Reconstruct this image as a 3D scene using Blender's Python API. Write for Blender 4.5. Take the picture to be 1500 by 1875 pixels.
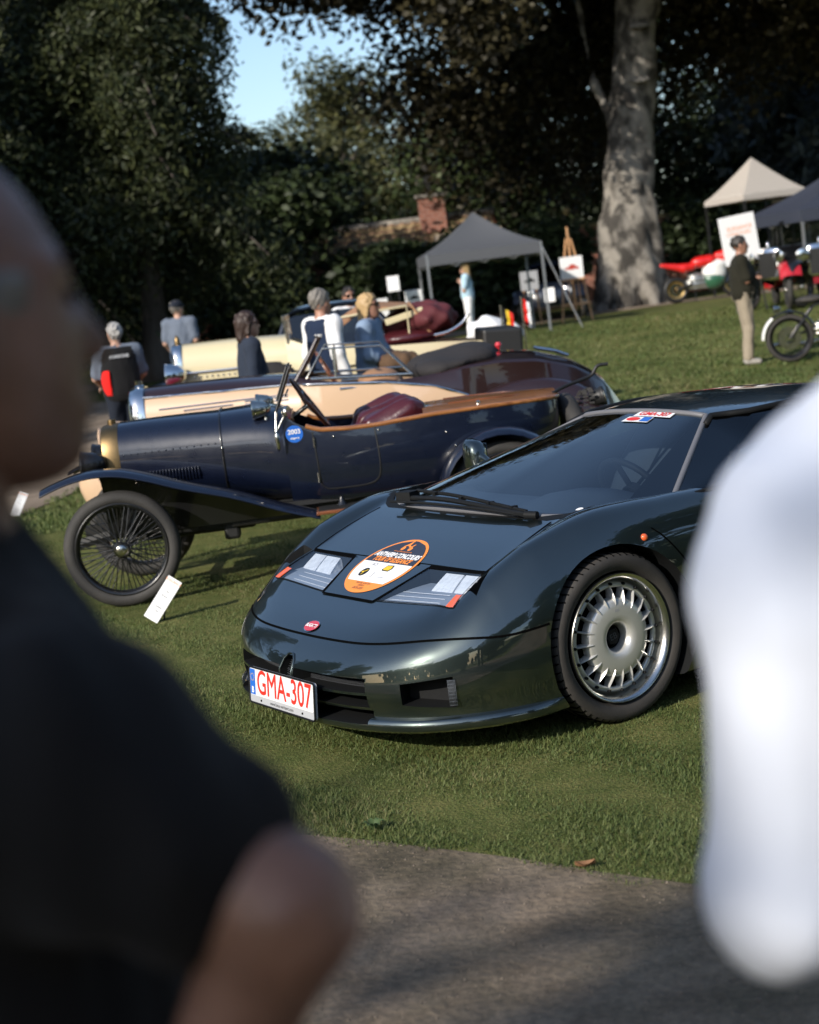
import bpy, bmesh, math, random
import numpy as np
from math import sin, cos, pi, radians as R_
from mathutils import Vector, Matrix
from mathutils.bvhtree import BVHTree
for o in list(bpy.data.objects): bpy.data.objects.remove(o, do_unlink=True)
S = bpy.context.scene
COL = S.collection
random.seed(7); RNG = np.random.default_rng(7)

# ---------------------------------------------------------------- camera, sky, sun, exposure
PITCH, ROLL, CAM_H = math.atan(408/3000), R_(7.3), 1.70
cd = bpy.data.cameras.new('camera'); cam = bpy.data.objects.new('camera', cd); COL.objects.link(cam)
fw = Vector((0, cos(PITCH), -sin(PITCH))); rt = Vector((1, 0, 0)); up = rt.cross(fw)
cr = cos(ROLL)*rt - sin(ROLL)*up; cu = sin(ROLL)*rt + cos(ROLL)*up
M4 = Matrix((cr, cu, -fw)).transposed().to_4x4(); M4.translation = (0, 0, CAM_H)
cam.matrix_world = M4
cd.sensor_fit = 'VERTICAL'; cd.sensor_height = 36; cd.sensor_width = 28.8; cd.lens = 57.6
cd.clip_start = 0.05; cd.clip_end = 2000
cd.dof.use_dof = True; cd.dof.focus_distance = 6.5; cd.dof.aperture_fstop = 3.0
S.camera = cam
SUN_AZ, SUN_EL = R_(43), R_(27)            # sun stands behind the camera, to the left
to_sun = Vector((-sin(SUN_AZ)*cos(SUN_EL), -cos(SUN_AZ)*cos(SUN_EL), sin(SUN_EL)))
w = bpy.data.worlds.new('World'); S.world = w; w.use_nodes = True
nt = w.node_tree; nt.nodes.clear()
sky = nt.nodes.new('ShaderNodeTexSky'); sky.sky_type = 'NISHITA'; sky.sun_disc = False
sky.sun_elevation = SUN_EL; sky.sun_rotation = math.atan2(to_sun.x, to_sun.y)
sky.air_density = 1.0; sky.dust_density = 1.0; sky.ozone_density = 2.2
bg = nt.nodes.new('ShaderNodeBackground'); bg.inputs['Strength'].default_value = 0.15
ow = nt.nodes.new('ShaderNodeOutputWorld')
nt.links.new(sky.outputs[0], bg.inputs[0]); nt.links.new(bg.outputs[0], ow.inputs[0])
sl = bpy.data.lights.new('sun', 'SUN'); sl.energy = 4.4; sl.angle = R_(0.53); sl.color = (1, .93, .83)
so = bpy.data.objects.new('sun', sl); COL.objects.link(so)
so.rotation_euler = to_sun.to_track_quat('Z', 'Y').to_euler()
S.view_settings.view_transform = 'Standard'; S.view_settings.look = 'None'
S.view_settings.exposure = 0.33; S.view_settings.gamma = 1.0
S.render.engine = 'CYCLES'; S.cycles.use_denoising = True
S.cycles.max_bounces = 7; S.cycles.diffuse_bounces = 3; S.cycles.glossy_bounces = 3; S.cycles.transmission_bounces = 4; S.cycles.transparent_max_bounces = 10
S.cycles.caustics_reflective = False; S.cycles.caustics_refractive = False

# ---------------------------------------------------------------- materials
MATS = {}
def mat(name, col=(.5,.5,.5), rough=.5, metal=0., col2=None, scale=8., bump=0., bscale=None, coat=0., coat_rough=.03,
        spec=.5, trans=0., ior=1.5, alpha=1., emis=None, detail=6., sharp=(.35,.65), stretch=(1,1,1), sss=0., sheen=0., rvar=0.):
    if name in MATS: return MATS[name]
    m = bpy.data.materials.new(name); m.use_nodes = True; nt = m.node_tree
    b = nt.nodes['Principled BSDF']; i = b.inputs
    i['Base Color'].default_value = (*col, 1); i['Roughness'].default_value = rough; i['Metallic'].default_value = metal
    i['Coat Weight'].default_value = coat; i['Coat Roughness'].default_value = coat_rough
    i['Specular IOR Level'].default_value = spec; i['Transmission Weight'].default_value = trans
    i['IOR'].default_value = ior; i['Alpha'].default_value = alpha; i['Sheen Weight'].default_value = sheen
    if sss: i['Subsurface Weight'].default_value = sss; i['Subsurface Radius'].default_value = (.012,.004,.002)
    if emis: i['Emission Color'].default_value = (*emis[:3], 1); i['Emission Strength'].default_value = emis[3]
    if col2 or bump or rvar:
        tc = nt.nodes.new('ShaderNodeTexCoord'); mp = nt.nodes.new('ShaderNodeMapping'); mp.inputs['Scale'].default_value = stretch
        nt.links.new(tc.outputs['Object'], mp.inputs[0])
        n = nt.nodes.new('ShaderNodeTexNoise'); n.inputs['Scale'].default_value = scale; n.inputs['Detail'].default_value = detail
        nt.links.new(mp.outputs[0], n.inputs['Vector'])
        if col2:
            r = nt.nodes.new('ShaderNodeValToRGB'); r.color_ramp.elements[0].position = sharp[0]; r.color_ramp.elements[1].position = sharp[1]
            r.color_ramp.elements[0].color = (*col, 1); r.color_ramp.elements[1].color = (*col2, 1)
            nt.links.new(n.outputs['Fac'], r.inputs[0]); nt.links.new(r.outputs[0], i['Base Color'])
        if rvar:
            mr = nt.nodes.new('ShaderNodeMapRange'); mr.inputs[3].default_value = max(0, rough-rvar); mr.inputs[4].default_value = rough+rvar
            nt.links.new(n.outputs['Fac'], mr.inputs[0]); nt.links.new(mr.outputs[0], i['Roughness'])
        if bump:
            n2 = nt.nodes.new('ShaderNodeTexNoise'); n2.inputs['Scale'].default_value = bscale or scale; n2.inputs['Detail'].default_value = 8
            nt.links.new(mp.outputs[0], n2.inputs['Vector'])
            bp = nt.nodes.new('ShaderNodeBump'); bp.inputs['Strength'].default_value = bump; bp.inputs['Distance'].default_value = .02
            nt.links.new(n2.outputs['Fac'], bp.inputs['Height']); nt.links.new(bp.outputs[0], i['Normal'])
    MATS[name] = m
    return m
def glass(name, tint=(.9,.95,1), rough=0.0, f0=.10):
    """thin pane: tinted see-through plus mirror reflection by Fresnel"""
    if name in MATS: return MATS[name]
    m = bpy.data.materials.new(name); m.use_nodes = True; nt = m.node_tree; nt.nodes.remove(nt.nodes['Principled BSDF'])
    o = nt.nodes['Material Output']; t = nt.nodes.new('ShaderNodeBsdfTransparent'); t.inputs[0].default_value = (*tint, 1)
    g = nt.nodes.new('ShaderNodeBsdfGlossy'); g.inputs['Roughness'].default_value = rough
    ge = nt.nodes.new('ShaderNodeNewGeometry'); dt = nt.nodes.new('ShaderNodeVectorMath'); dt.operation = 'DOT_PRODUCT'; nt.links.new(ge.outputs['Normal'], dt.inputs[0]); nt.links.new(ge.outputs['Incoming'], dt.inputs[1])
    def mth(op, a, b=None, c=None):
        n = nt.nodes.new('ShaderNodeMath'); n.operation = op
        for i, v in enumerate((a, b, c)):
            if v is None: continue
            if isinstance(v, (int, float)): n.inputs[i].default_value = v
            else: nt.links.new(v, n.inputs[i])
        return n
    fr = mth('MULTIPLY_ADD', mth('POWER', mth('SUBTRACT', 1., mth('ABSOLUTE', dt.outputs['Value']).outputs[0]).outputs[0], 5.).outputs[0], 1.-f0, f0)
    mx = nt.nodes.new('ShaderNodeMixShader')
    nt.links.new(fr.outputs[0], mx.inputs[0]); nt.links.new(t.outputs[0], mx.inputs[1]); nt.links.new(g.outputs[0], mx.inputs[2]); nt.links.new(mx.outputs[0], o.inputs[0])
    MATS[name] = m; return m

# ---------------------------------------------------------------- things, parts
def tag(o, label=None, cat=None, group=None, kind=None):
    if label: o['label'] = label
    if cat: o['category'] = cat
    if group: o['group'] = group
    if kind: o['kind'] = kind
    return o
def thing(name, label, cat, loc=(0,0,0), rotz=0., group=None):
    o = bpy.data.objects.new(name, None); COL.objects.link(o); o.empty_display_size = .2
    o.location = loc; o.rotation_euler = (0, 0, rotz); return tag(o, label, cat, group)
def link(name, me, m=None, parent=None, smooth=None, loc=None):
    o = bpy.data.objects.new(name, me); COL.objects.link(o)
    if m is not None:
        for k in (m if isinstance(m, (list, tuple)) else [m]): me.materials.append(MATS[k] if isinstance(k, str) else k)
    if parent is not None: o.parent = parent
    if loc is not None: o.location = loc
    if smooth is not None and len(me.polygons):
        me.polygons.foreach_set('use_smooth', np.ones(len(me.polygons), bool))
        if smooth < 180: me.set_sharp_from_angle(angle=R_(smooth))
    return o
def copy_tree(o, parent=None):
    c = o.copy(); COL.objects.link(c)
    if parent is not None: c.parent = parent; c.matrix_parent_inverse = o.matrix_parent_inverse.copy()
    for ch in list(o.children): copy_tree(ch, c)
    return c
def V3(p): return np.asarray(p, float)
def catmull(P, n):
    """dense points on a Catmull-Rom curve through P"""
    P = V3(P); Q = np.vstack([2*P[0]-P[1], P, 2*P[-1]-P[-2]]); out = []
    t = np.linspace(0, len(P)-1, n); k = np.minimum(t.astype(int), len(P)-2); u = (t-k)[:, None]
    a, b, c, d = Q[k], Q[k+1], Q[k+2], Q[k+3]
    return .5*((2*b)+(-a+c)*u+(2*a-5*b+4*c-d)*u**2+(-a+3*b-3*c+d)*u**3)
class MB:
    def __init__(s): s.v = []; s.f = []; s.mi = []; s.cur = 0
    def add(s, V, F):
        b = len(s.v); s.v.extend(map(tuple, V)); s.f.extend(tuple(i+b for i in f) for f in F); s.mi.extend([s.cur]*len(F)); return s
    def box(s, c, size, rz=0., rx=0., ry=0., taper=1.):
        M = Matrix.Rotation(rz,3,'Z')@Matrix.Rotation(ry,3,'Y')@Matrix.Rotation(rx,3,'X'); V = []
        for z in (-.5,.5):
            k = taper if z > 0 else 1
            for x, y in ((-.5,-.5),(.5,-.5),(.5,.5),(-.5,.5)): V.append(M@Vector((x*size[0]*k, y*size[1]*k, z*size[2]))+Vector(c))
        return s.add(V, [(3,2,1,0),(4,5,6,7),(0,1,5,4),(1,2,6,5),(2,3,7,6),(3,0,4,7)])
    def grid(s, P, close_u=False, close_v=False, cap=False, flip=False):
        P = V3(P); nu, nv = P.shape[:2]; F = []
        for i in range(nu if close_u else nu-1):
            for j in range(nv if close_v else nv-1):
                q = (i*nv+j, i*nv+(j+1)%nv, ((i+1)%nu)*nv+(j+1)%nv, ((i+1)%nu)*nv+j)
                F.append(q[::-1] if flip else q)
        if cap and close_v:
            a = tuple(range(nv)); b = tuple((nu-1)*nv+j for j in range(nv))
            F += [a if flip else a[::-1], b[::-1] if flip else b]
        return s.add(P.reshape(-1,3), F)
    def tube(s, path, r, n=8, cap=True, closed=False, flat=1.):
        P = V3(path); m = len(P); r = np.broadcast_to(r, (m,)); T = np.gradient(P, axis=0)
        if closed: T = np.roll(P,-1,0)-np.roll(P,1,0)
        T /= np.linalg.norm(T, axis=1)[:,None]+1e-12
        a = np.array([0,0,1.]) if abs(T[0][2]) < .9 else np.array([1.,0,0]); N = np.cross(T[0], a); N /= np.linalg.norm(N); G = []
        for i in range(m):
            N = N-T[i]*(N@T[i]); N /= np.linalg.norm(N); B = np.cross(T[i], N); th = np.arange(n)*2*pi/n
            G.append(P[i]+r[i]*(np.cos(th)[:,None]*N+np.sin(th)[:,None]*B*flat))
        return s.grid(G, close_u=closed, close_v=True, cap=cap and not closed, flip=True)
    def rev(s, prof, c=(0,0,0), axis=(0,0,1), n=24, a0=0., a1=2*pi):
        """revolve profile [(radius, along)] round axis through c"""
        A = V3(axis); A = A/np.linalg.norm(A); u = np.cross(A, [0,0,1.]) if abs(A[2]) < .9 else np.cross(A, [1.,0,0]); u /= np.linalg.norm(u); w_ = np.cross(A, u)
        full = abs(a1-a0-2*pi) < 1e-6; th = np.linspace(a0, a1, n, endpoint=not full)
        G = [[V3(c)+rr*(cos(t)*u+sin(t)*w_)+h*A for t in th] for rr, h in prof]
        return s.grid(G, close_v=full)
    def prism(s, poly, z0, z1, M=None):
        n = len(poly); V = [Vector((x,y,z0)) for x,y in poly]+[Vector((x,y,z1)) for x,y in poly]
        if M is not None: V = [M@v for v in V]
        return s.add(V, [tuple(range(n))[::-1], tuple(range(n,2*n))]+[(i,(i+1)%n,n+(i+1)%n,n+i) for i in range(n)])
    def mesh(s, name='m'):
        me = bpy.data.meshes.new(name); me.from_pydata([tuple(map(float, v)) for v in s.v], [], s.f)
        if any(s.mi): me.polygons.foreach_set('material_index', s.mi)
        me.update(); return me
    def build(s, name, m, parent=None, smooth=35, bevel=0., loc=None, seg=2, sub=0, fix=True):
        me = s.mesh(name)
        if fix or bevel:
            bm = bmesh.new(); bm.from_mesh(me)
            bmesh.ops.remove_doubles(bm, verts=bm.verts, dist=1e-5)
            if bevel: bmesh.ops.bevel(bm, geom=list(bm.edges), offset=bevel, segments=seg, affect='EDGES', profile=.5, clamp_overlap=True)
            if fix: bmesh.ops.recalc_face_normals(bm, faces=bm.faces)
            bm.to_mesh(me); bm.free()
        o = link(name, me, m, parent, smooth, loc)
        if sub: md = o.modifiers.new('sub', 'SUBSURF'); md.levels = md.render_levels = sub
        return o
def ring_se(cx, cy, cz, a, b, n=24, e=2.5, axis='x', zflat=None):
    """superellipse ring in the plane across x: half width a (y), half height b (z)"""
    th = np.arange(n)*2*pi/n; c, s_ = np.cos(th), np.sin(th)
    y = np.sign(c)*np.abs(c)**(2/e)*a; z = np.sign(s_)*np.abs(s_)**(2/e)*b
    return np.stack([np.full(n, cx), cy+y, cz+z], 1)
def fast_mesh(name, V, F):
    """numpy arrays -> mesh (all faces same size)"""
    me = bpy.data.meshes.new(name); V = np.ascontiguousarray(V, np.float32); F = np.ascontiguousarray(F, np.int32); k = F.shape[1]
    me.vertices.add(len(V)); me.vertices.foreach_set('co', V.ravel())
    me.loops.add(F.size); me.loops.foreach_set('vertex_index', F.ravel())
    me.polygons.add(len(F)); me.polygons.foreach_set('loop_start', np.arange(0, F.size, k, dtype=np.int32)); me.polygons.foreach_set('loop_total', np.full(len(F), k, np.int32))
    me.update(calc_edges=True); return me
# ---- implicit surfaces: distance fields meshed with surface nets
def caps(P, a, b, ra, rb):
    a, b = V3(a), V3(b); d = b-a; t = np.clip(((P-a)@d)/(d@d+1e-12), 0, 1)
    return np.linalg.norm(P-a-t[...,None]*d, axis=-1)-(ra+(rb-ra)*t)
def ell(P, c, r):
    r = V3(r); q = (P-V3(c))/r; k = np.linalg.norm(q, axis=-1); return (k-1)*r.min()
def smin(a, b, k=.03):
    h = np.clip(.5+.5*(b-a)/k, 0, 1); return b*(1-h)+a*h-k*h*(1-h)
def sdf_mesh(fun, lo, hi, res):
    lo, hi = V3(lo), V3(hi); n = np.ceil((hi-lo)/res).astype(int)+1
    ax = [lo[i]+res*np.arange(n[i]) for i in range(3)]
    D = fun(np.stack(np.meshgrid(*ax, indexing='ij'), -1)); I = D < 0
    c = np.zeros(tuple(n-1), int)
    for i in (0,1):
        for j in (0,1):
            for k in (0,1): c += I[i:n[0]-1+i, j:n[1]-1+j, k:n[2]-1+k]
    act = (c > 0) & (c < 8); idx = np.full(act.shape, -1); idx[act] = np.arange(act.sum()); A = np.argwhere(act)
    acc = np.zeros((len(A),3)); cnt = np.zeros(len(A))
    cor = [(i,j,k) for i in (0,1) for j in (0,1) for k in (0,1)]
    for p in cor:
        for x in range(3):
            if p[x] == 0:
                q = list(p); q[x] = 1
                d0 = D[tuple((A+p).T)]; d1 = D[tuple((A+q).T)]; m = (d0 < 0) != (d1 < 0)
                t = np.where(m, d0/(d0-d1+1e-20), 0); pt = np.tile(V3(p), (len(A),1)); pt[:,x] = t
                acc[m] += pt[m]; cnt[m] += 1
    V = lo+res*(A+acc/np.maximum(cnt,1)[:,None]); F = []
    for x in range(3):
        u, v = [(1,2),(2,0),(0,1)][x]
        sl0 = [slice(1,-1)]*3; sl0[x] = slice(0,-1); sl1 = [slice(1,-1)]*3; sl1[x] = slice(1,None)
        a, b = I[tuple(sl0)], I[tuple(sl1)]
        E = np.argwhere(a != b); base = E.copy()
        for y in (u, v): base[:,y] += 1
        sg = a[tuple(E.T)]
        eu = np.eye(3, dtype=int)[u]; ev = np.eye(3, dtype=int)[v]
        q = [idx[tuple((base-o_).T)] for o_ in (eu*0, eu, eu+ev, ev)]
        Q = np.stack(q, 1); Q[~sg] = Q[~sg][:, ::-1]; F.append(Q)
    F = np.vstack(F); F = F[(F >= 0).all(1)]
    return V, F
def bool_cut(ob, cutter_mesh, m_cut):
    """cut a closed cutter mesh out of ob; cut faces take material m_cut"""
    co = bpy.data.objects.new('cutter', cutter_mesh); COL.objects.link(co); co.parent = ob.parent; cutter_mesh.materials.append(m_cut)
    md = ob.modifiers.new('cut', 'BOOLEAN'); md.operation = 'DIFFERENCE'; md.object = co; md.solver = 'EXACT'; md.material_mode = 'TRANSFER'
    bpy.context.view_layer.update(); dg = bpy.context.evaluated_depsgraph_get(); dg.update(); me = bpy.data.meshes.new_from_object(ob.evaluated_get(dg))
    ob.modifiers.clear(); ob.data = me; bpy.data.objects.remove(co)
_TX = {}
def text_mesh(txt, size=1., shear=0., bold=0., ax='CENTER', extr=0.):
    cu_ = bpy.data.curves.new('t', 'FONT'); cu_.body = txt; cu_.size = size; cu_.shear = shear; cu_.offset = bold; cu_.align_x = ax; cu_.align_y = 'CENTER'; cu_.extrude = extr
    o = bpy.data.objects.new('t', cu_); COL.objects.link(o); dg = bpy.context.evaluated_depsgraph_get(); dg.update()
    me = bpy.data.meshes.new_from_object(o.evaluated_get(dg)); bpy.data.objects.remove(o); return me

# ---------------------------------------------------------------- ground
def terrain(x, y):
    x = np.asarray(x, float); y = np.asarray(y, float)
    t = np.clip((y-18)/17, 0, 1); t = t*t*(3-2*t)
    return .5*t+.012*np.sin(x*.9+1.3)*np.sin(y*.7)*np.clip((y-8)/8, 0, 1)
def ground_mat(name, cols, scales, bump, bscale, rough=.95, alt=None):
    m = bpy.data.materials.new(name); m.use_nodes = True; nt = m.node_tree; b = nt.nodes['Principled BSDF']; b.inputs['Roughness'].default_value = rough
    b.inputs['Specular IOR Level'].default_value = .15
    g = nt.nodes.new('ShaderNodeNewGeometry'); prev = None
    for k, (ca, cb) in enumerate(cols):
        n = nt.nodes.new('ShaderNodeTexNoise'); n.inputs['Scale'].default_value = scales[k]; n.inputs['Detail'].default_value = 10; n.inputs['Roughness'].default_value = .65
        nt.links.new(g.outputs['Position'], n.inputs['Vector'])
        r = nt.nodes.new('ShaderNodeValToRGB'); r.color_ramp.elements[0].position = .38; r.color_ramp.elements[1].position = .62
        r.color_ramp.elements[0].color = (*ca, 1); r.color_ramp.elements[1].color = (*cb, 1); nt.links.new(n.outputs['Fac'], r.inputs[0])
        if prev is None: prev = r.outputs[0]
        else:
            mx = nt.nodes.new('ShaderNodeMix'); mx.data_type = 'RGBA'; mx.blend_type = 'MULTIPLY'; mx.inputs[0].default_value = 1
            nt.links.new(prev, mx.inputs[6]); nt.links.new(r.outputs[0], mx.inputs[7]); prev = mx.outputs[2]
    nt.links.new(prev, b.inputs['Base Color'])
    n2 = nt.nodes.new('ShaderNodeTexNoise'); n2.inputs['Scale'].default_value = bscale; n2.inputs['Detail'].default_value = 10; nt.links.new(g.outputs['Position'], n2.inputs['Vector'])
    bp = nt.nodes.new('ShaderNodeBump'); bp.inputs['Strength'].default_value = bump; bp.inputs['Distance'].default_value = .03
    nt.links.new(n2.outputs['Fac'], bp.inputs['Height']); nt.links.new(bp.outputs[0], b.inputs['Normal'])
    MATS[name] = m; return m
ground_mat('lawn_turf', [((.120,.140,.048),(.200,.192,.080)), ((.55,.6,.5),(1.05,1.0,.95)), ((.7,.8,.6),(1.1,1.05,1.0))], (6, .45, 60), .6, 90)
ground_mat('gravel', [((.165,.130,.097),(.255,.205,.155)), ((.55,.58,.52),(1.1,1.07,1.03)), ((.8,.8,.8),(1.15,1.12,1.1))], (3, .9, 40), .35, 40)
ground_mat('far_gravel', [((.22,.17,.125),(.30,.24,.18)), ((.75,.75,.75),(1.1,1.1,1.1))], (2, .5), .4, 20)
ys = np.concatenate([np.linspace(-60, 0, 13)[:-1], np.linspace(0, 60, 81), np.linspace(70, 900, 20)])
xs = np.concatenate([np.linspace(-700, -40, 16), np.linspace(-35, 35, 71), np.linspace(40, 700, 16)])
mb = MB(); mb.grid([[(x, y, float(terrain(x, y))) for x in xs] for y in ys], flip=True)
tag(mb.build('lawn', 'lawn_turf', smooth=180, fix=False), kind='structure')
def sheet(name, left, right, m, dz, n=40):
    A, B = catmull([(*p, 0) for p in left], n), catmull([(*p, 0) for p in right], n); G = []
    for a, b in zip(A, B):
        G.append([(*(a[:2]+(b[:2]-a[:2])*t), float(terrain(*(a[:2]+(b[:2]-a[:2])*t)))+dz) for t in np.linspace(0,1,9)])
    mb = MB(); mb.grid(G); return tag(mb.build(name, m, smooth=180), kind='structure')
# edge of the gravel path in the foreground (far edge), running left-back to right-front
PATH_EDGE = [(-9,9.6),(-6,8.0),(-3.6,6.75),(-2.2,6.1),(-1.2,5.55),(-.39,5.06),(-.13,4.88),(.19,4.64),(.41,4.45),(.65,4.26),(.9,4.05),(1.6,3.5),(3,2.5),(6,.6),(10,-2)]
def path_edge_y(x): return np.interp(x, [p[0] for p in PATH_EDGE], [p[1] for p in PATH_EDGE])
sheet('gravel_path', PATH_EDGE, [(x-2.2, y-4.6) for x, y in PATH_EDGE], 'gravel', .006, 90)
sheet('far_path', [(-14,30.2),(-6,32.5),(0,35.6),(2.4,37.3),(5.2,39.2),(7.8,39.3),(12,38),(20,36)], [(-14,33),(-6,35.5),(0,38.6),(3,40.2),(5.5,41.8),(8.5,42),(12,40.6),(20,39)], 'far_gravel', .01, 60)
sheet('left_path', [(-7.2,13),(-6.6,17),(-6.3,22),(-7,30)], [(-4.35,13),(-3.75,15.5),(-3.5,19),(-4.2,29)], 'far_gravel', .012, 30)

# ---------------------------------------------------------------- the dark green sports car
mat('car_paint', (.040,.054,.049), .34, .9, coat=1., coat_rough=.015, rvar=.03, scale=300).node_tree.nodes['Principled BSDF'].inputs['Coat IOR'].default_value = 2.1
mat('black_void', (.0012,.0012,.0012), .9, spec=.05)
mat('black_trim', (.008,.0085,.009), .6, spec=.2)
mat('rubber', (.028,.026,.024), .75, bump=.08, bscale=120, col2=(.045,.04,.035), scale=10)
mat('seal_grey', (.13,.13,.14), .55)
mat('wheel_silver', (.66,.65,.61), .32, .55, rvar=.05, scale=40)
mat('wheel_polish', (.62,.61,.58), .26, 1.)
mat('chrome', (.8,.79,.77), .07, 1.)
mat('interior_dark', (.02,.022,.026), .6)
mat('interior_grey', (.055,.064,.075), .6)
mat('beige_leather', (.42,.40,.36), .5)
mat('lamp_white', (.72,.74,.77), .2, 0., bump=.5, bscale=25)
mat('lamp_pocket', (.26,.30,.36), .35)
mat('orange_lens', (.75,.12,.03), .15, coat=1.)
mat('red_enamel', (.55,.03,.04), .2, coat=1.)
mat('white_print', (.8,.8,.8), .45); mat('white_plate', (.78,.78,.78), .3, coat=.5)
mat('red_print', (.72,.03,.02), .4); mat('orange_print', (.85,.27,.05), .45); mat('navy_print', (.03,.035,.055), .45)
mat('blue_print', (.02,.13,.52), .35); mat('black_print', (.015,.015,.015), .5); mat('yellow_print', (.75,.5,.03), .5); mat('grey_print', (.4,.41,.43), .45)
glass('windscreen_glass', (.56,.65,.72), f0=.18); glass('lamp_glass', (.86,.9,.95)); glass('dark_glass', (.10,.12,.13))

SC = thing('sports_car', 'dark green wedge-shaped sports car with a round event sticker on its bonnet', 'car', (.25, 6.73, 0), R_(211.6))
OUT = catmull([(.948,0,0),(.935,.2,0),(.905,.4,0),(.852,.56,0),(.785,.68,0),(.70,.765,0),(.58,.845,0),(.45,.895,0),(.33,.922,0),(.15,.938,0),(-.1,.942,0),(-.5,.935,0),(-1.2,.93,0),(-2.0,.955,0),(-2.6,.975,0),(-3.0,.96,0),(-3.25,.9,0),(-3.4,.72,0),(-3.45,.4,0),(-3.46,0,0)], 170)[:, :2]
OUT[:,1] = np.maximum(OUT[:,1], 0)
HX = [-3.5,-3.1,-2.6,-2.0,-1.4,-.8,-.4,-.2,0,.2,.41,.62,.807,.86,.91,.95]
HZ = [.83,.87,.90,.90,.86,.82,.80,.79,.765,.702,.62,.527,.443,.413,.37,.32]
def _cub(x, X, Z):
    X, Z = V3(X), V3(Z); m = np.gradient(Z, X); x = np.clip(x, X[0], X[-1]); k = np.clip(np.searchsorted(X, x)-1, 0, len(X)-2)
    h = X[k+1]-X[k]; t = (x-X[k])/h
    return (2*t**3-3*t**2+1)*Z[k]+(t**3-2*t**2+t)*h*m[k]+(-2*t**3+3*t**2)*Z[k+1]+(t**3-t**2)*h*m[k+1]
def z_edge(x): return np.interp(x, [-3.5,-2.5,0,.33,.6,.8,.95], [.55,.5,.44,.42,.38,.335,.30])
def roll_r(x): return np.interp(x, [-3.5,-.6,.1,.5,.75,.95], [.18,.13,.17,.24,.20,.10])
def z_top(x, y, d):
    y = np.abs(y); b = _cub(x, HX, HZ)
    cabin = np.clip((-.25-x)/.5, 0, 1); cabin = cabin*cabin*(3-2*cabin)
    A = np.interp(x, [-3.4,-2.6,-2.,-1.2,-.7,-.3,0,.3,.48,.6,.7], [0,.0,.0,0,-.005,.0,.026,.052,.040,.012,0])
    bu = np.exp(-((y-.775)/.075)**2); inner = 1/(1+np.exp(-(y-.684)/.007))
    b = b+A*(.45*bu+.55*inner)-cabin*.03*np.clip((y-.6)/.3, 0, 1)
    r = roll_r(x); q = np.clip(1-d/r, 0, 1)
    return b-(b-z_edge(x))*(1-np.sqrt(np.maximum(1-q**2.3, 0)))
def _dist(P):
    A, B = OUT[:-1], OUT[1:]; out = np.full(len(P), 9.)
    for a, b in zip(A, B):
        e = b-a; t = np.clip(((P-a)@e)/(e@e+1e-12), 0, 1); out = np.minimum(out, np.linalg.norm(P-a-t[:,None]*e, axis=1))
    return out
def sports_body():
    nr = 46; rr = 1-(1-np.linspace(0,1,nr))**1.7
    cx = OUT[:,0]; spx = np.where(cx > .2, .2+(cx-.2)*.25, np.where(cx < -2.9, -2.9+(cx+2.9)*.3, cx))
    sp = np.stack([spx, 0*cx], 1); G = []
    P = sp[:,None]+(OUT-sp)[:,None]*rr[None,:,None]
    D = _dist(P.reshape(-1,2)).reshape(P.shape[:2]); D[:,-1] = 0
    Z = z_top(P[...,0], P[...,1], D)
    top = np.concatenate([P, Z[...,None]], -1)
    nrm = np.stack([np.gradient(OUT[:,1]), -np.gradient(OUT[:,0])], 1); nrm /= np.linalg.norm(nrm, axis=1)[:,None]; nrm[0] = (1,0); nrm[-1] = (-1,0)
    wall = []; ze = z_edge(cx)
    front = np.clip((cx-.25)/.2, 0, 1)
    for t, off in ((.12,.004),(.3,.006),(.5,.006),(.7,.002),(.86,-.006)):
        wall.append(np.concatenate([OUT+nrm*off, (ze+(.175-ze)*t)[:,None]], 1))
    for z, off, of2 in ((.172,-.006,-.008),(.168,.012,-.008),(.160,.022,-.01),(.145,.026,-.012),(.128,.022,-.015),(.118,.008,-.03),(.11,-.05,-.08)):
        wall.append(np.concatenate([OUT+nrm*(off*front+of2*(1-front))[:,None], np.full((len(OUT),1), z)], 1))
    wall = np.stack(wall, 1); wall[0,:,1] = 0; wall[-1,:,1] = 0
    G = np.concatenate([top, wall], 1)
    c = np.stack([sp[:,0], 0*cx, np.full(len(cx), .11)], 1)[:,None]
    G = np.concatenate([G, G[:,-1:]*.5+c*.5, c], 1)
    nu, nv = G.shape[:2]; V = G.reshape(-1,3); F = []
    for i in range(nu-1):
        for j in range(nv-1): F.append((i*nv+j, (i+1)*nv+j, (i+1)*nv+j+1, i*nv+j+1))
    bm = bmesh.new(); vs = [bm.verts.new(v) for v in V]; vm = [bm.verts.new((v[0],-v[1],v[2])) for v in V]
    for f in F:
        for q in ([vs[k] for k in f], [vm[k] for k in f[::-1]]):
            try: bm.faces.new(q)
            except ValueError: pass
    bmesh.ops.remove_doubles(bm, verts=bm.verts, dist=2e-4); bmesh.ops.dissolve_degenerate(bm, dist=1e-5, edges=bm.edges)
    bmesh.ops.recalc_face_normals(bm, faces=bm.faces)
    me = bpy.data.meshes.new('body'); bm.to_mesh(me); bm.free(); return me
bodyme = sports_body()
_bm = bmesh.new(); _bm.from_mesh(bodyme); BODY = BVHTree.FromBMesh(_bm); _bm.free()
def drop(x, y, dz=.0):
    """point on the body above plan position (x, y), lifted dz along the normal"""
    h, n, i, d = BODY.ray_cast(Vector((x, y, 3)), Vector((0,0,-1)))
    if h is None: return Vector((x, y, .4))
    if n.z < 0: n = -n
    return h+n*dz
def poke(y, z, dz=0., x0=3.):
    h, n, i, d = BODY.ray_cast(Vector((x0, y, z)), Vector((-1,0,0)))
    if h is None: return Vector((.8, y, z))
    return h+(n if n.x > 0 else -n)*dz
body = link('body', bodyme, 'car_paint', SC, 40)
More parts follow.
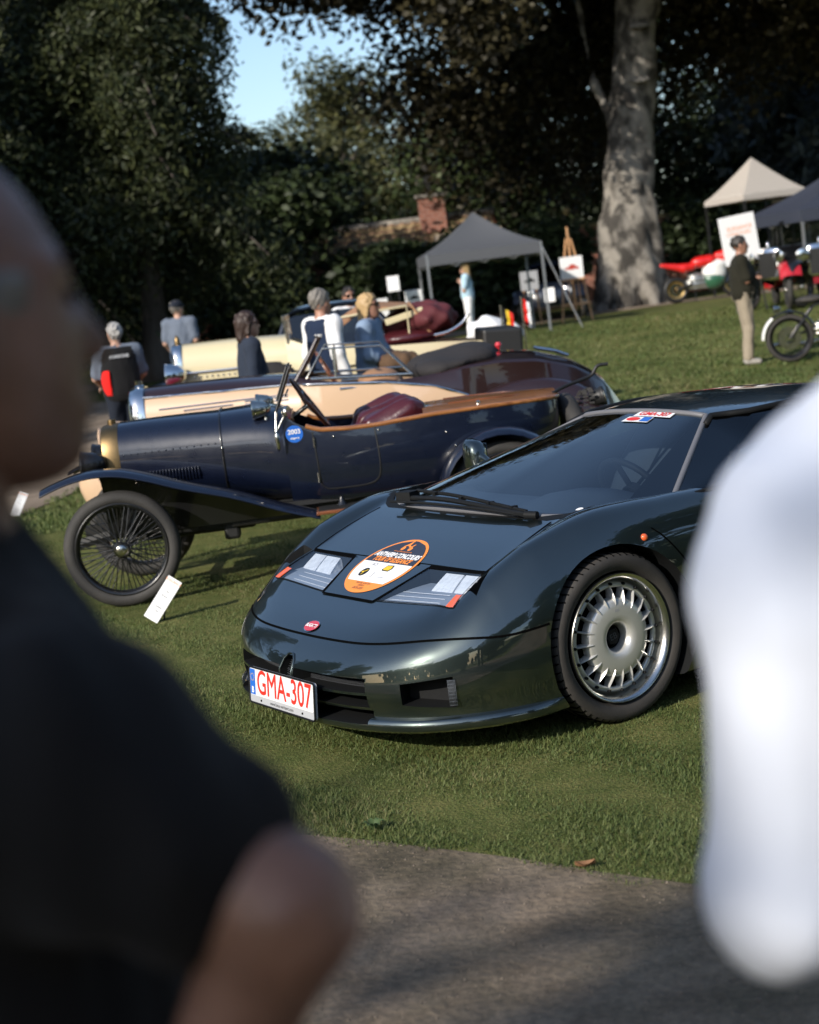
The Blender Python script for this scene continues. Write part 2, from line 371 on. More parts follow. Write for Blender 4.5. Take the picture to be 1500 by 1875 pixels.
# cut-outs: wheel wells, cockpit, headlight pockets, grille mouths, side scoops, fin slots beside the lamps
COCK = [(.03,0),(.026,.3),(.015,.5),(-.035,.64),(-.12,.73),(-.38,.795),(-.8,.80),(-1.5,.76),(-1.95,.66),(-2.0,0)]
HLP = [(.622,.208),(.412,.285),(.402,.645),(.585,.690)]
cut = MB()
for ax in (0, -2.55):
    for s in (1,-1):
        th = np.arange(64)*2*pi/64; R0 = .346 if ax == 0 else .352; zc = .325
        ring = lambda y: [(ax+R0*cos(t), y, zc+R0*sin(t)) for t in th]
        ya, yb = sorted((s*.56, s*1.1)); cut.grid([ring(ya), ring(yb)], close_v=True, cap=True)
def prism_c(poly, z0, z1): cut.prism(poly if sum((poly[i][0]-poly[i-1][0])*(poly[i][1]+poly[i-1][1]) for i in range(len(poly))) < 0 else poly[::-1], z0, z1)
prism_c(COCK+[(x,-y) for x,y in COCK[::-1]][1:-1], .25, 1.5)
for s in (1,-1):
    prism_c([(x, s*y) for x,y in HLP], .44, .9)
    prism_c([(.402, s*.662),(.512, s*.684),(.520, s*.752),(.42, s*.712)], .50, .9)
    for (y0,y1,z0,z1) in ((.058,.50,.262,.314),(.058,.505,.206,.252),(.058,.515,.150,.195)):
        Pm = [(.5,s*y0),(1.1,s*y0),(1.1,s*y1),(.5,s*(y1-.02))]; prism_c(Pm, z0, z1)
    # outer brake scoop
    G = []
    for x_, y_ in ((.845,.605),(.70,.80)):
        pass
    Q = [V3(q) for q in ((.825,.625,.305),(.825,.625,.215),(.688,.806,.190),(.688,.806,.328))]
    nq = np.array([.72,.69,0]); mid = sum(Q)/4
    a = [q+nq*.10 for q in Q]; b = [mid+(q-mid)*np.array([.8,.8,.75])-nq*np.array([.09,.09,0])+np.array([-.02,.02,0])*0 for q in Q]
    VV = [(q[0], s*q[1], q[2]) for q in a+b]
    FF = [(0,1,2,3),(7,6,5,4),(0,4,5,1),(1,5,6,2),(2,6,7,3),(3,7,4,0)]
    cut.add(VV, FF)
hs = [(-.040,.225),(-.043,.30),(-.036,.335),(-.018,.352),(.018,.352),(.036,.335),(.043,.30),(.040,.225)]
cut.add([(.6,y,z) for y,z in hs]+[(1.1,y,z) for y,z in hs], [tuple(range(8)), tuple(range(15,7,-1))]+[(i,(i+1)%8,8+(i+1)%8,8+i) for i in range(8)])
cm = cut.mesh('cutter'); _b = bmesh.new(); _b.from_mesh(cm); bmesh.ops.recalc_face_normals(_b, faces=_b.faces); _b.to_mesh(cm); _b.free()
bool_cut(body, cm, MATS['black_trim'])
body.data.set_sharp_from_angle(angle=R_(38))

def strip(name, pts, wd, m, parent, dz=.0012, n=60, proj=drop):
    P = catmull([(*p,0) for p in pts], n)[:, :2]; T = np.gradient(P, axis=0); T /= np.linalg.norm(T, axis=1)[:,None]; N = np.stack([-T[:,1], T[:,0]], 1)
    mb = MB(); mb.grid([[proj(*(p+nn*wd*k), dz) for k in (-.5,0,.5)] for p, nn in zip(P, N)]); return mb.build(name, m, parent, 180)
def patch(name, c4, m, parent, dz, nu=12, nv=12):
    c4 = V3(c4); mb = MB(); mb.grid([[drop(*((c4[0]*(1-u)+c4[1]*u)*(1-v)+(c4[3]*(1-u)+c4[2]*u)*v), dz) for u in np.linspace(0,1,nu)] for v in np.linspace(0,1,nv)])
    return mb.build(name, m, parent, 180)
LID = [(.632,-.195),(.632,.195),(.409,.287),(.395,.648),(.23,.645),(.055,.62)]
lidm = MB()
def lid_y(x): return np.interp(x, [.05,.4,.405,.632], [.622,.648,.285,.195])
# luggage lid: two bands
for xa, xb in ((.632,.412),(.392,.05)):
    lidm.grid([[drop(x, y, .003) for y in np.linspace(-lid_y(x), lid_y(x), 29)] for x in np.linspace(xa, xb, 16)])
lid = lidm.build('luggage_lid', 'car_paint', SC, 180)
seams = [[(.632,-.195),(.632,0),(.632,.195)]]
for s in (1,-1):
    seams += [[(.632,s*.195),(.52,s*.243),(.409,s*.290)], [(.404,s*.283),(.40,s*.47),(.396,s*.650)], [(.396,s*.650),(.23,s*.648),(.055,s*.626)]]
for k, q in enumerate(seams): strip('panel_gap', q, .010, 'black_void', SC, .004, 40)
# seam between bonnet and bumper, sweeping round to the wheel arch
NS = [(.842,0),(.838,.2),(.82,.38),(.775,.545),(.70,.665),(.60,.765),(.48,.845),(.375,.895)]
NS = [(.84,0,.415),(.835,.2,.415),(.815,.4,.415),(.76,.56,.412),(.68,.68,.414),(.58,.77,.42),(.46,.86,.432),(.335,.93,.45)]
def strip3(name, pts, wd, m, parent, dz=.0012, n=80):
    """thin band laid on the nearest body surface"""
    P = catmull(pts, n); H = []
    for p in P:
        h, nn, i, d = BODY.find_nearest(Vector(p)); H.append((V3(h), V3(nn)))
    Q = V3([h for h, _ in H]); NN = V3([q for _, q in H])
    for _ in range(6): Q[1:-1] = .25*Q[:-2]+.5*Q[1:-1]+.25*Q[2:]; NN[1:-1] = .25*NN[:-2]+.5*NN[1:-1]+.25*NN[2:]
    H = list(zip(Q, NN/np.linalg.norm(NN, axis=1)[:,None])); T = np.gradient(Q, axis=0); G = []
    for (h, nn), t in zip(H, T):
        b = np.cross(t, nn); b /= np.linalg.norm(b); G.append([h+b*wd*k+nn*dz for k in (-.5,.5)])
    mb = MB(); mb.grid(G); return mb.build(name, m, parent, 180)
strip3('panel_gap', [(x,-y,z) for x,y,z in NS[:0:-1]]+NS, .009, 'black_void', SC, .0022, 160)
# rear edge of front wing / door gap
def sidepoke(x, z, dz, s=1):
    h, n, i, d = BODY.ray_cast(Vector((x, 3*s, z)), Vector((0,-s,0)))
    return (h+Vector((0,s,0))*dz) if h else Vector((x, .94*s, z))
for s in (1,-1):
    P = catmull([(-.20,.70,0),(-.245,.66,0),(-.30,.59,0),(-.36,.50,0),(-.42,.40,0),(-.44,.25,0),(-.44,.16,0)], 40)
    mb = MB(); mb.grid([[sidepoke(p[0]+k, p[1], .0015, s) for k in (-.0045,.0045)] for p in P]); mb.build('panel_gap', 'black_void', SC, 180)
    # side repeater
    p = sidepoke(-.155, .672, 0, s); mb = MB(); mb.rev([(0,.012),(.008,.011),(.013,.006),(.015,-.003)], p, (0,s,.3), 16); mb.build('side_repeater', 'orange_lens', SC, 180)
# headlights
for s in (1,-1):
    hl = MB(); g = [(x, s*y) for x,y in HLP]
    hl.grid([[drop(*((V3(g[0])*(1-u)+V3(g[1])*u)*(1-v)+(V3(g[3])*(1-u)+V3(g[2])*u)*v), .002) for u in np.linspace(0,1,12)] for v in np.linspace(0,1,14)])
    h = hl.build('headlight', 'lamp_glass', SC, 180)
    def q4(u, v, dz):  # u: 0 front..1 rear, v: 0 inner..1 outer
        p = (V3(g[0])*(1-u)+V3(g[1])*u)*(1-v)+(V3(g[3])*(1-u)+V3(g[2])*u)*v; return drop(p[0], p[1], dz)
    mb = MB(); mb.grid([[q4(u, v, -.012-.05*u**1.5) for u in np.linspace(.01,.99,10)] for v in np.linspace(.01,.99,10)]); mb.build('lamp_floor', 'lamp_pocket', h, 180)
    # reflector block: two lamp boxes at the outer rear corner
    for v0, v1 in ((.34,.66),(.69,.96)):
        mb = MB(); n = 9
        mb.grid([[q4(.40+.56*u, v0+(v1-v0)*v, -.055+.046*u**.6) for u in np.linspace(0,1,n)] for v in np.linspace(0,1,n)])
        mb.grid([[q4(.40+.56*u, v0, -.055+(.046*u**.6)*t-.02*(1-t)) for u in np.linspace(0,1,n)] for t in (0,1)])
        mb.grid([[q4(.40+.56*u, v1, -.055+(.046*u**.6)*t-.02*(1-t)) for u in np.linspace(0,1,n)] for t in (0,1)])
        mb.build('reflector', 'lamp_white', h, 60)
    for u in (.14,.27,.40):
        mb = MB(); mb.tube([q4(u, v, -.010-.02*u) for v in np.linspace(.06,.75,12)], .0012, 5); mb.build('lens_rib', 'white_print', h, 180)
    mb = MB(); mb.grid([[q4(u, v, .004) for u in np.linspace(.0,.32,5)] for v in np.linspace(.91,1.0,5)])
    for k, v in enumerate(mb.v): pass
    mb.build('indicator', 'orange_lens', SC, 180)
    for k_, e in enumerate(([0,1],[3,2])):
        a, b = V3(g[e[0]]), V3(g[e[1]]); strip('lamp_seal', [tuple(a), tuple((a+b)/2), tuple(b)], .012 if k_ == 0 else .008, 'black_void', SC, .0035, 20)
    a, b = V3(g[1]), V3(g[2]); strip('lamp_seal', [tuple(a), tuple((a+b)/2), tuple(b)], .012, 'black_void', SC, .0045, 20)
    a, b = V3(g[0]), V3(g[3]); strip('lamp_seal', [tuple(a), tuple((a+b)/2), tuple(b)], .005, 'black_trim', SC, .0030, 20)
# grille slats, meshes, lip
for s in (1,-1):
    mb = MB(); ys_ = np.linspace(.07,.45,14)
    for z in np.arange(.215,.30,.008): mb.tube([poke(s*y, z, -.075) for y in ys_], .0011, 4)
    for y in np.linspace(.075,.44,60): mb.tube([poke(s*y, .21, -.075), poke(s*y, .30, -.075)], .0011, 4)
    mb.build('grille_mesh', 'interior_dark', SC, 180)
    mb = MB(); c = V3((.69,.775*s,.26)); e = V3((-.55,.83*s,0))
    mb_o = V3((.735,.745*s,.2))
    for k in range(7): mb.tube([V3((.704,.776*s,.212))+V3((-.045*.6,.045*.6*s,.0))*k/6*.7+V3((0,0,0)), V3((.704,.776*s,.308))+V3((-.045*.6,.045*.6*s,.0))*k/6*.7], .0014, 4)
    for z in np.linspace(.215,.305,8): mb.tube([V3((.704,.776*s,z)), V3((.684,.796*s,z))], .0014, 4)
    mb.build('scoop_mesh', 'interior_grey', SC, 180)
mb = MB()
for z in np.arange(.23,.35,.007): mb.tube([poke(y, z, -.03) for y in np.linspace(-.04,.04,5)], .001, 4)
for y in np.linspace(-.04,.04,13): mb.tube([poke(y, .228, -.03), poke(y, .35, -.03)], .001, 4)
mb.build('horseshoe_mesh', 'interior_grey', SC, 180)
mb = MB(); P = [(-.044,.225),(-.047,.30),(-.039,.338),(-.019,.356),(0,.359),(.019,.356),(.039,.338),(.047,.30),(.044,.225)]
mb.tube([poke(y, z, .001) for y, z in P], .005, 8); mb.build('horseshoe_rim', 'car_paint', SC, 180)
# number plate with frame

def plate_M(c, tilt=R_(6)):  # plate plane: u -> car left (y), v -> up, normal forward
    return Matrix.Translation(c) @ Matrix.Rotation(-tilt, 4, 'Y') @ Matrix(((0,0,1,0),(1,0,0,0),(0,1,0,0),(0,0,0,1)))
PM = plate_M((.978, 0, .222))
def flat(name, poly, m, parent, M, z, th=.002):
    mb = MB(); mb.prism(poly, z, z+th, M); return mb.build(name, m, parent, None)
def rect(a, b, c, d): return [(a,b),(c,b),(c,d),(a,d)]
def rrect(a, b, c, d, r=.012, n=4):
    out = []
    for cx, cy, t0 in ((c-r,b+r,-pi/2),(c-r,d-r,0),(a+r,d-r,pi/2),(a+r,b+r,pi)):
        out += [(cx+r*cos(t0+pi/2*k/n), cy+r*sin(t0+pi/2*k/n)) for k in range(n+1)]
    return out
def put_text(name, txt, size, m, parent, M, x, y, z, shear=0., bold=0., sx=1., sy=1., ax='CENTER'):
    me = text_mesh(txt, size, shear, bold, ax); me.transform(M @ Matrix.Translation((x,y,z)) @ Matrix.Diagonal((sx,sy,1,1))); return link(name, me, m, parent)
plate = flat('number_plate', rrect(-.268,-.078,.268,.065), 'grey_print', SC, PM, -.012, .012)
mb = MB(); mb.tube([PM@Vector((x,y,.001)) for x,y in rrect(-.268,-.078,.268,.065)+[(.256,-.078)]], .004, 6); mb.build('plate_frame', 'black_trim', plate, 60)
flat('plate_panel', rrect(-.26,-.046,.26,.060,.006), 'white_plate', plate, PM, .0005, .0015)
flat('euro_band', rect(-.258,-.044,-.215,.058), 'blue_print', plate, PM, .0022, .0006)
[put_text('plate_letters', 'GMA-307', .118, 'red_print', plate, PM, .024+dx_, .006+dy_, .0026+.00005*i_, sx=.95, sy=1.15) for i_, (dx_, dy_) in enumerate(((-.0017,0),(.0017,0),(0,.0015),(0,-.0015)))]
put_text('country_letter', 'B', .034, 'white_print', plate, PM, -.2365, -.026, .0032, bold=.001)
for k in range(12):
    a = k*pi/6; flat('euro_star', [(-.2365+.014*cos(a)+.0022*cos(t*pi/2.5), .026+.014*sin(a)+.0022*sin(t*pi/2.5)) for t in range(5)], 'yellow_print', plate, PM, .003, .0004)
put_text('dealer_line', 'www.lotus-verhaert.com', .019, 'black_print', plate, PM, 0, -.062, .0006)
for x in (-.17,.17): 
    mb = MB(); mb.rev([(0,.004),(.004,.0035),(.005,0)], PM@Vector((x,-.062,0)), (1,0,0), 8); mb.build('plate_screw', 'black_trim', plate, 60)
mb = MB(); mb.box((.90,0,.20),(.12,.30,.03)); mb.build('plate_bracket', 'black_trim', SC, None)
# oval red badge
def dropped(me, cx, cy, dz, flip=1):
    """lay a flat mesh (u right, v up as read from the front) on the bonnet"""
    for v in me.vertices: v.co = drop(cx-v.co.y, cy+v.co.x, dz+v.co.z)
    return me
def disc_mesh(rx, ry, n=40, rings=6, top=9., bot=-9.):
    V = [(0,max(min(0,top),bot),0)]; F = []
    for r in range(1, rings+1):
        for k in range(n): V.append((rx*r/rings*cos(k*2*pi/n), max(min(ry*r/rings*sin(k*2*pi/n), top), bot), 0))
    for k in range(n): F.append((0, 1+k, 1+(k+1)%n))
    for r in range(rings-1):
        for k in range(n): a = 1+r*n; F.append((a+k, a+n+k, a+n+(k+1)%n, a+(k+1)%n))
    me = bpy.data.meshes.new('disc'); me.from_pydata(V, [], F); return me
badge = link('badge', dropped(disc_mesh(.047,.024), .806, .004, .005), 'red_enamel', SC, 180)
link('badge_rim', dropped(disc_mesh(.050,.027), .806, .004, .003), 'chrome', badge, 180)
link('badge_lettering', dropped(text_mesh('BUGATTI', .020, bold=.0006), .806, .004, .0065), 'white_print', badge)
# event sticker on the bonnet
SX = .432; A_, B_ = .196, .172
def band(y0, y1, ax_, by_, n=24, m=8):
    """part of the ellipse between heights y0..y1"""
    V = []; F = []
    for i in range(m+1):
        y = y0+(y1-y0)*i/m; h = ax_*math.sqrt(max(0, 1-(y/by_)**2))
        for k in range(n+1): V.append((-h+2*h*k/n, y, 0))
    for i in range(m):
        for k in range(n): a = i*(n+1)+k; F.append((a, a+1, a+n+2, a+n+1))
    me = bpy.data.meshes.new('band'); me.from_pydata(V, [], F); return me
st = link('event_sticker', dropped(disc_mesh(A_, B_, 64, 8), SX, 0, .0045), 'orange_print', SC, 180)
a2, b2 = A_-.014, B_-.012
link('sticker_field', dropped(band(-.108, .010, a2, b2), SX, 0, .0058), 'white_print', st, 180)
link('sticker_field', dropped(band(.010, b2-.0005, a2, b2), SX, 0, .0058), 'navy_print', st, 180)
def stxt(t, size, m, x, y, shear=.25, bold=0., sx=1.): 
    me = text_mesh(t, size, shear, bold); me.transform(Matrix.Diagonal((sx,1,1,1))); me.transform(Matrix.Translation((x,y,0))); link('sticker_lettering', dropped(me, SX, 0, .0068), m, st)
stxt('ANTWERP CONCOURS', .038, 'white_print', .0, .058, bold=.0018, sx=.80)
stxt('TOUR OF ELEGANCE', .036, 'orange_print', .0, .028, bold=.0016, sx=.80)
stxt('www.antwerpconcours.be', .0125, 'orange_print', .0, .086)
stxt('ACS', .022, 'grey_print', -.075, -.008, bold=.0004)
stxt('MORTSEL KONTICH', .013, 'navy_print', .0, -.118, sx=.9)
stxt('EDEGEM', .013, 'navy_print', .0, -.131, sx=.9)
stxt('05.09.2025', .017, 'navy_print', .0, -.147)
def splat(poly, m, x=0, y=0, dz=.0068):
    me = bpy.data.meshes.new('p'); me.from_pydata([(a+x, b+y, 0) for a, b in poly], [], [tuple(range(len(poly)))]); link('sticker_logo', dropped(me, SX, 0, dz), m, st)
circ = lambda r, n=24, sy=1.: [(r*cos(k*2*pi/n), r*sy*sin(k*2*pi/n)) for k in range(n)]
splat(circ(.025), 'black_print', -.085, -.057); splat([(-.016,-.004),(-.002,-.004),(-.002,-.018),(.003,-.018),(.003,.0),(.017,.012),(.013,.016),(0,.004),(-.016,.002)], 'yellow_print', -.085, -.057, .0075)
splat([(-.03,-.010),(-.024,.016),(.022,.020),(.032,.0),(.022,-.018),(-.022,-.018)], 'black_print', .045, -.020)
splat([(-.024,-.008),(-.020,.012),(.018,.015),(.026,.0),(.018,-.013),(-.018,-.013)], 'yellow_print', .045, -.020, .0075)
splat(rect(-.016,-.022,.016,.010), 'grey_print', -.02, -.062); splat(rect(-.014,-.020,.014,.008), 'white_print', -.02, -.062, .0074)
stxt('ELEGANCE', .011, 'grey_print', .065, -.075)
# rider silhouette in orange
splat(circ(.0125,16), 'orange_print', -.026, .106); splat(circ(.0125,16), 'orange_print', .026, .106)
splat([(-.036,.110),(-.020,.124),(-.004,.122),(.006,.113),(.022,.118),(.030,.136),(.022,.138),(.013,.122),(-.002,.128),(-.006,.146),(-.018,.150),(-.024,.134),(-.036,.122)], 'orange_print')
splat(circ(.007,12), 'orange_print', -.012, .154)
# ---- cabin: windscreen, seals, pillars, roof, side glass
WB = catmull([(.03,0,.764),(.026,.3,.762),(.013,.5,.759),(-.04,.64,.757),(-.13,.735,.754),(-.40,.80,.757)], 24)
WT = catmull([(-.925,0,1.038),(-.93,.12,1.036),(-.938,.22,1.031),(-.948,.31,1.024),(-.958,.37,1.017),(-.975,.41,1.008)], 24)
def bulge(t): return .016*np.sin(pi*t)
G = []
for t in np.linspace(0, 1, 18):
    G.append(WB*(1-t)+WT*t+np.array([.35,0,.93])*bulge(t)*np.linspace(1,.1,24)[:,None])
G = np.stack(G); full = np.concatenate([G[:, :0:-1]*np.array([1,-1,1]), G], 1)
mb = MB(); mb.grid(full); mb.build('windscreen', 'windscreen_glass', SC, 180)
edge = np.concatenate([full[0], full[1:,-1], full[-1,::-1][1:], full[::-1,0][1:]])
mb = MB(); mb.tube(edge, .013, 8, closed=True, flat=1.); mb.build('windscreen_seal', 'seal_grey', SC, 180)
# black ceramic band inside the glass
mb = MB()
for s in (0,-1):
    mb.grid([[full[i, j]-np.array([.004,0,.012]) for i in range(18)] for j in ((0,1,2,3,4) if s == 0 else (-1,-2,-3,-4,-5))])
mb.grid([[full[i, j]-np.array([.004,0,.014]) for j in range(full.shape[1])] for i in (0,1)]); mb.build('windscreen_band', 'black_void', SC, 180)
ROOF = [(-.96,1.012,.43),(-1.1,1.028,.52),(-1.4,1.042,.56),(-1.75,1.03,.54),(-2.2,.975,.5),(-2.7,.92,.46)]
rf = MB(); RG = []
XR = np.linspace(-.945,-2.7,30)
for x in XR:
    z = np.interp(-x, [-r[0] for r in ROOF], [r[1] for r in ROOF]); h = np.interp(-x, [-r[0] for r in ROOF], [r[2] for r in ROOF]); 
    RG.append([(x, y*h, z+.018-.036*abs(y)**2.6) for y in np.linspace(-1,1,25)])
RG = V3(RG)
for it in range(2): RG[1:-1] = .25*RG[:-2]+.5*RG[1:-1]+.25*RG[2:]
rf.grid(RG); rf.grid(RG-np.array([0,0,.03])); roof = rf.build('roof', 'car_paint', SC, 180)
def belt(x): return np.interp(-x, [.38,.6,1.0,1.6,2.2,2.7], [.815,.845,.86,.85,.80,.70]), np.interp(-x, [.38,.6,1.,1.6,2.2,2.7], [.765,.785,.80,.82,.84,.86])
for s in (1,-1):
    # A pillar outer skin + side glass: from belt to roof edge
    SG = []
    for x in np.linspace(-.40,-1.75,22):
        k = (x+.40)/(-.575)
        if k < 1: tp = WB[-1]*(1-k)+WT[-1]*k+np.array([0,.012,0])
        else:
            tp = V3((x, np.interp(-x, [.975,1.1,1.4,1.75], [.425,.52,.56,.54]), np.interp(-x, [.975,1.1,1.4,1.75], [1.008,1.010,1.020,1.008])))
        by, bz = belt(x); SG.append([V3((tp[0],tp[1]*s,tp[2]))*(1-t)+V3((x,by*s,bz))*t+np.array([0,s*.02*sin(pi*t),0]) for t in np.linspace(0,1,8)])
    mb = MB(); mb.grid(SG); mb.build('side_window', 'dark_glass', SC, 180)
    mb = MB(); mb.tube([V3(g[0])+np.array([0,s*.006,0]) for g in SG[8:]], .014, 8); mb.tube([g[-1] for g in SG], .010, 8); mb.build('window_trim', 'black_trim', SC, 180)
    mb = MB(); SQ = []
    for x in np.linspace(-1.72,-2.7,10):
        by, bz = belt(x); h = np.interp(-x, [1.75,2.2,2.7], [.54,.5,.46]); zt = np.interp(-x, [1.75,2.2,2.7], [1.010,.95,.895]); SQ.append([V3((x,h*s,zt))*(1-t)+V3((x,by*s,bz-.03))*t for t in np.linspace(0,1,6)])
    mb.grid(SQ); mb.build('rear_quarter', 'car_paint', SC, 180)
    # wing mirror
    mb = MB(); px = -.70; rings = []
    for y, a, b in ((.80,.02,.02),(.84,.025,.025),(.885,.03,.035),(.895,.06,.07),(.915,.07,.085),(.975,.065,.085),(.995,.05,.07),(1.0,.02,.03)):
        zc_ = .815+(y-.8)*.25; rings.append([(px+(a*.6)*np.sign(cos(t))*abs(cos(t))**.7*(1+.25*(cos(t)>0)), s*y, zc_+b*np.sign(sin(t))*abs(sin(t))**.6) for t in np.arange(20)*pi/10])
    mb.grid(rings, close_v=True, cap=True); mir = mb.build('wing_mirror', 'car_paint', SC, 50)
    mb = MB(); mb.box((px-.044, s*.945, .85),(.004,.08,.13)); mb.build('mirror_glass', 'chrome', mir, None)
# cowl panel and wipers
mb = MB(); cw = []
for y in np.linspace(-.72,.72,40):
    xb = np.interp(abs(y), [0,.3,.5,.64,.74], [.03,.026,.013,-.04,-.13]); cw.append([drop(xb+.06,y,.001), drop(xb+.015,y,.004)])
mb.grid(cw); mb.build('cowl_panel', 'black_trim', SC, 180)
mb = MB(); mb.tube(catmull([(.075,-.5,.79),(.062,-.2,.79),(.066,.2,.785),(.062,.45,.772)], 20), .006, 6); mb.tube(catmull([(.03,-.46,.80),(.035,-.1,.805),(.06,.47,.775)], 20), .011, 6)
mb.tube([(.06,.47,.775),(.04,.52,.772)], .016, 8); mb.box((.02,-.44,.805),(.07,.08,.045),.3); mb.build('wiper', 'black_trim', SC, 60)
mb = MB(); mb.tube(catmull([(-.02,-.42,.825),(.0,-.05,.815),(.045,.46,.785)], 24), .008, 6); mb.tube(catmull([(-.03,-.41,.822),(-.01,-.05,.812),(.03,.44,.782)], 24), .005, 4)
for t in (.2,.45,.7,.9): mb.box((-.015+.05*t, -.42+.86*t, .828-.04*t),(.03,.02,.016)); 
mb.build('wiper_blade', 'black_trim', SC, 60)
# interior: tub, dashboard, binnacle, steering wheel, seats, belts, rear bulkhead
mb = MB(); mb.box((-.95,0,.36),(1.9,1.44,.03)); mb.box((-1.9,0,.65),(.06,1.3,.55)); mb.box((-.06,0,.5),(.1,1.3,.28)); mb.build('cabin_tub', 'interior_dark', SC, None)
mb = MB(); DG = []
for y in np.linspace(-.74,.74,40):
    xb = np.interp(abs(y), [0,.3,.5,.64,.74], [.0,-.005,-.02,-.07,-.16]); hmp = .05*np.exp(-((y-.37)/.22)**4)
    DG.append([(xb-.02,y,.735),(xb-.12,y,.745+hmp*.6),(xb-.24,y,.755+hmp),(xb-.38,y,.75+hmp),(xb-.43,y,.72+hmp*.5),(xb-.45,y,.55)])
mb.grid(DG); mb.build('dashboard', 'interior_grey', SC, 60)
mb = MB(); c = V3((-.58,.37,.74)); ax = V3((-.86,0,.5)); u = V3((0,1,0)); v_ = np.cross(ax, u)
mb.tube([c+.18*(cos(t)*u+sin(t)*v_) for t in np.arange(32)*pi/16], .014, 8, closed=True)
for a in (0, pi, -pi/2): mb.tube([c, c+.18*(cos(a)*u+sin(a)*v_)], .012, 6)
mb.rev([(0,.03),(.05,.02),(.055,-.02)], c, tuple(ax), 16); mb.build('steering_wheel', 'black_trim', SC, 60)
for s in (1,-1):
    mb = MB(); rings = []
    for z, x, a, b in ((.42,-1.05,.24,.09),(.55,-1.22,.25,.08),(.75,-1.33,.24,.075),(.88,-1.40,.18,.06),(.98,-1.43,.11,.045),(1.0,-1.44,.05,.02)):
        rings.append([(x+b*sin(t), s*.37+a*cos(t), z) for t in np.arange(20)*pi/10])
    mb.grid(rings, close_v=True, cap=True); seat = mb.build('seat', 'beige_leather' if s == 1 else 'interior_grey', SC, 60)
    mb = MB(); mb.tube([(-1.30,s*.17,.93),(-1.24,s*.30,.72),(-1.05,s*.45,.50)], .022, 4, flat=.2); mb.build('seat_belt', 'interior_dark', seat, None)
# stickers on the windscreen
def ws_pt(u, t, dz=.003):
    i = t*17; j = (u+1)/2*(full.shape[1]-1); i0 = min(int(i),16); j0 = min(int(j), full.shape[1]-2); a, b = i-i0, j-j0
    p = (full[i0,j0]*(1-a)+full[i0+1,j0]*a)*(1-b)+(full[i0,j0+1]*(1-a)+full[i0+1,j0+1]*a)*b
    return Vector(p)+Vector((.35,0,.93))*dz
def ws_patch(name, u0, u1, t0, t1, m, parent, dz):
    mb = MB(); mb.grid([[ws_pt(u, t, dz) for u in np.linspace(u0,u1,6)] for t in np.linspace(t0,t1,4)]); return mb.build(name, m, parent, 180)
def ws_text(txt, size, m, u0, t0, parent, dz, ku, kt):
    me = text_mesh(txt, size, bold=size*.02)
    for v in me.vertices: v.co = ws_pt(u0+v.co.x*ku, t0+v.co.y*kt, dz)
    link('sticker_lettering', me, m, parent)
wsS = ws_patch('windscreen_sticker', .10, .50, .935, .985, 'white_print', SC, .004); wsR = .0
ws_text('GMA-307', 1., 'red_print', .30, .960, wsS, .006, .083, .052)
w2 = ws_patch('windscreen_sticker', .08, .33, .872, .928, 'white_print', SC, .004); ws_patch('sticker_band', .235, .325, .877, .923, 'blue_print', w2, .006)
mb = MB(); mb.add([ws_pt(.155+.06*cos(a), .900+.02*sin(a), .006) for a in np.arange(20)*pi/10], [tuple(range(20))]); mb.build('sticker_oval', 'red_print', w2, None)
mb = MB(); mb.add([ws_pt(.60+.022*cos(a), .055+.016*max(sin(a),-.4), .004) for a in np.arange(20)*pi/10], [tuple(range(20))]); mb.build('round_sticker', 'white_print', SC, None)
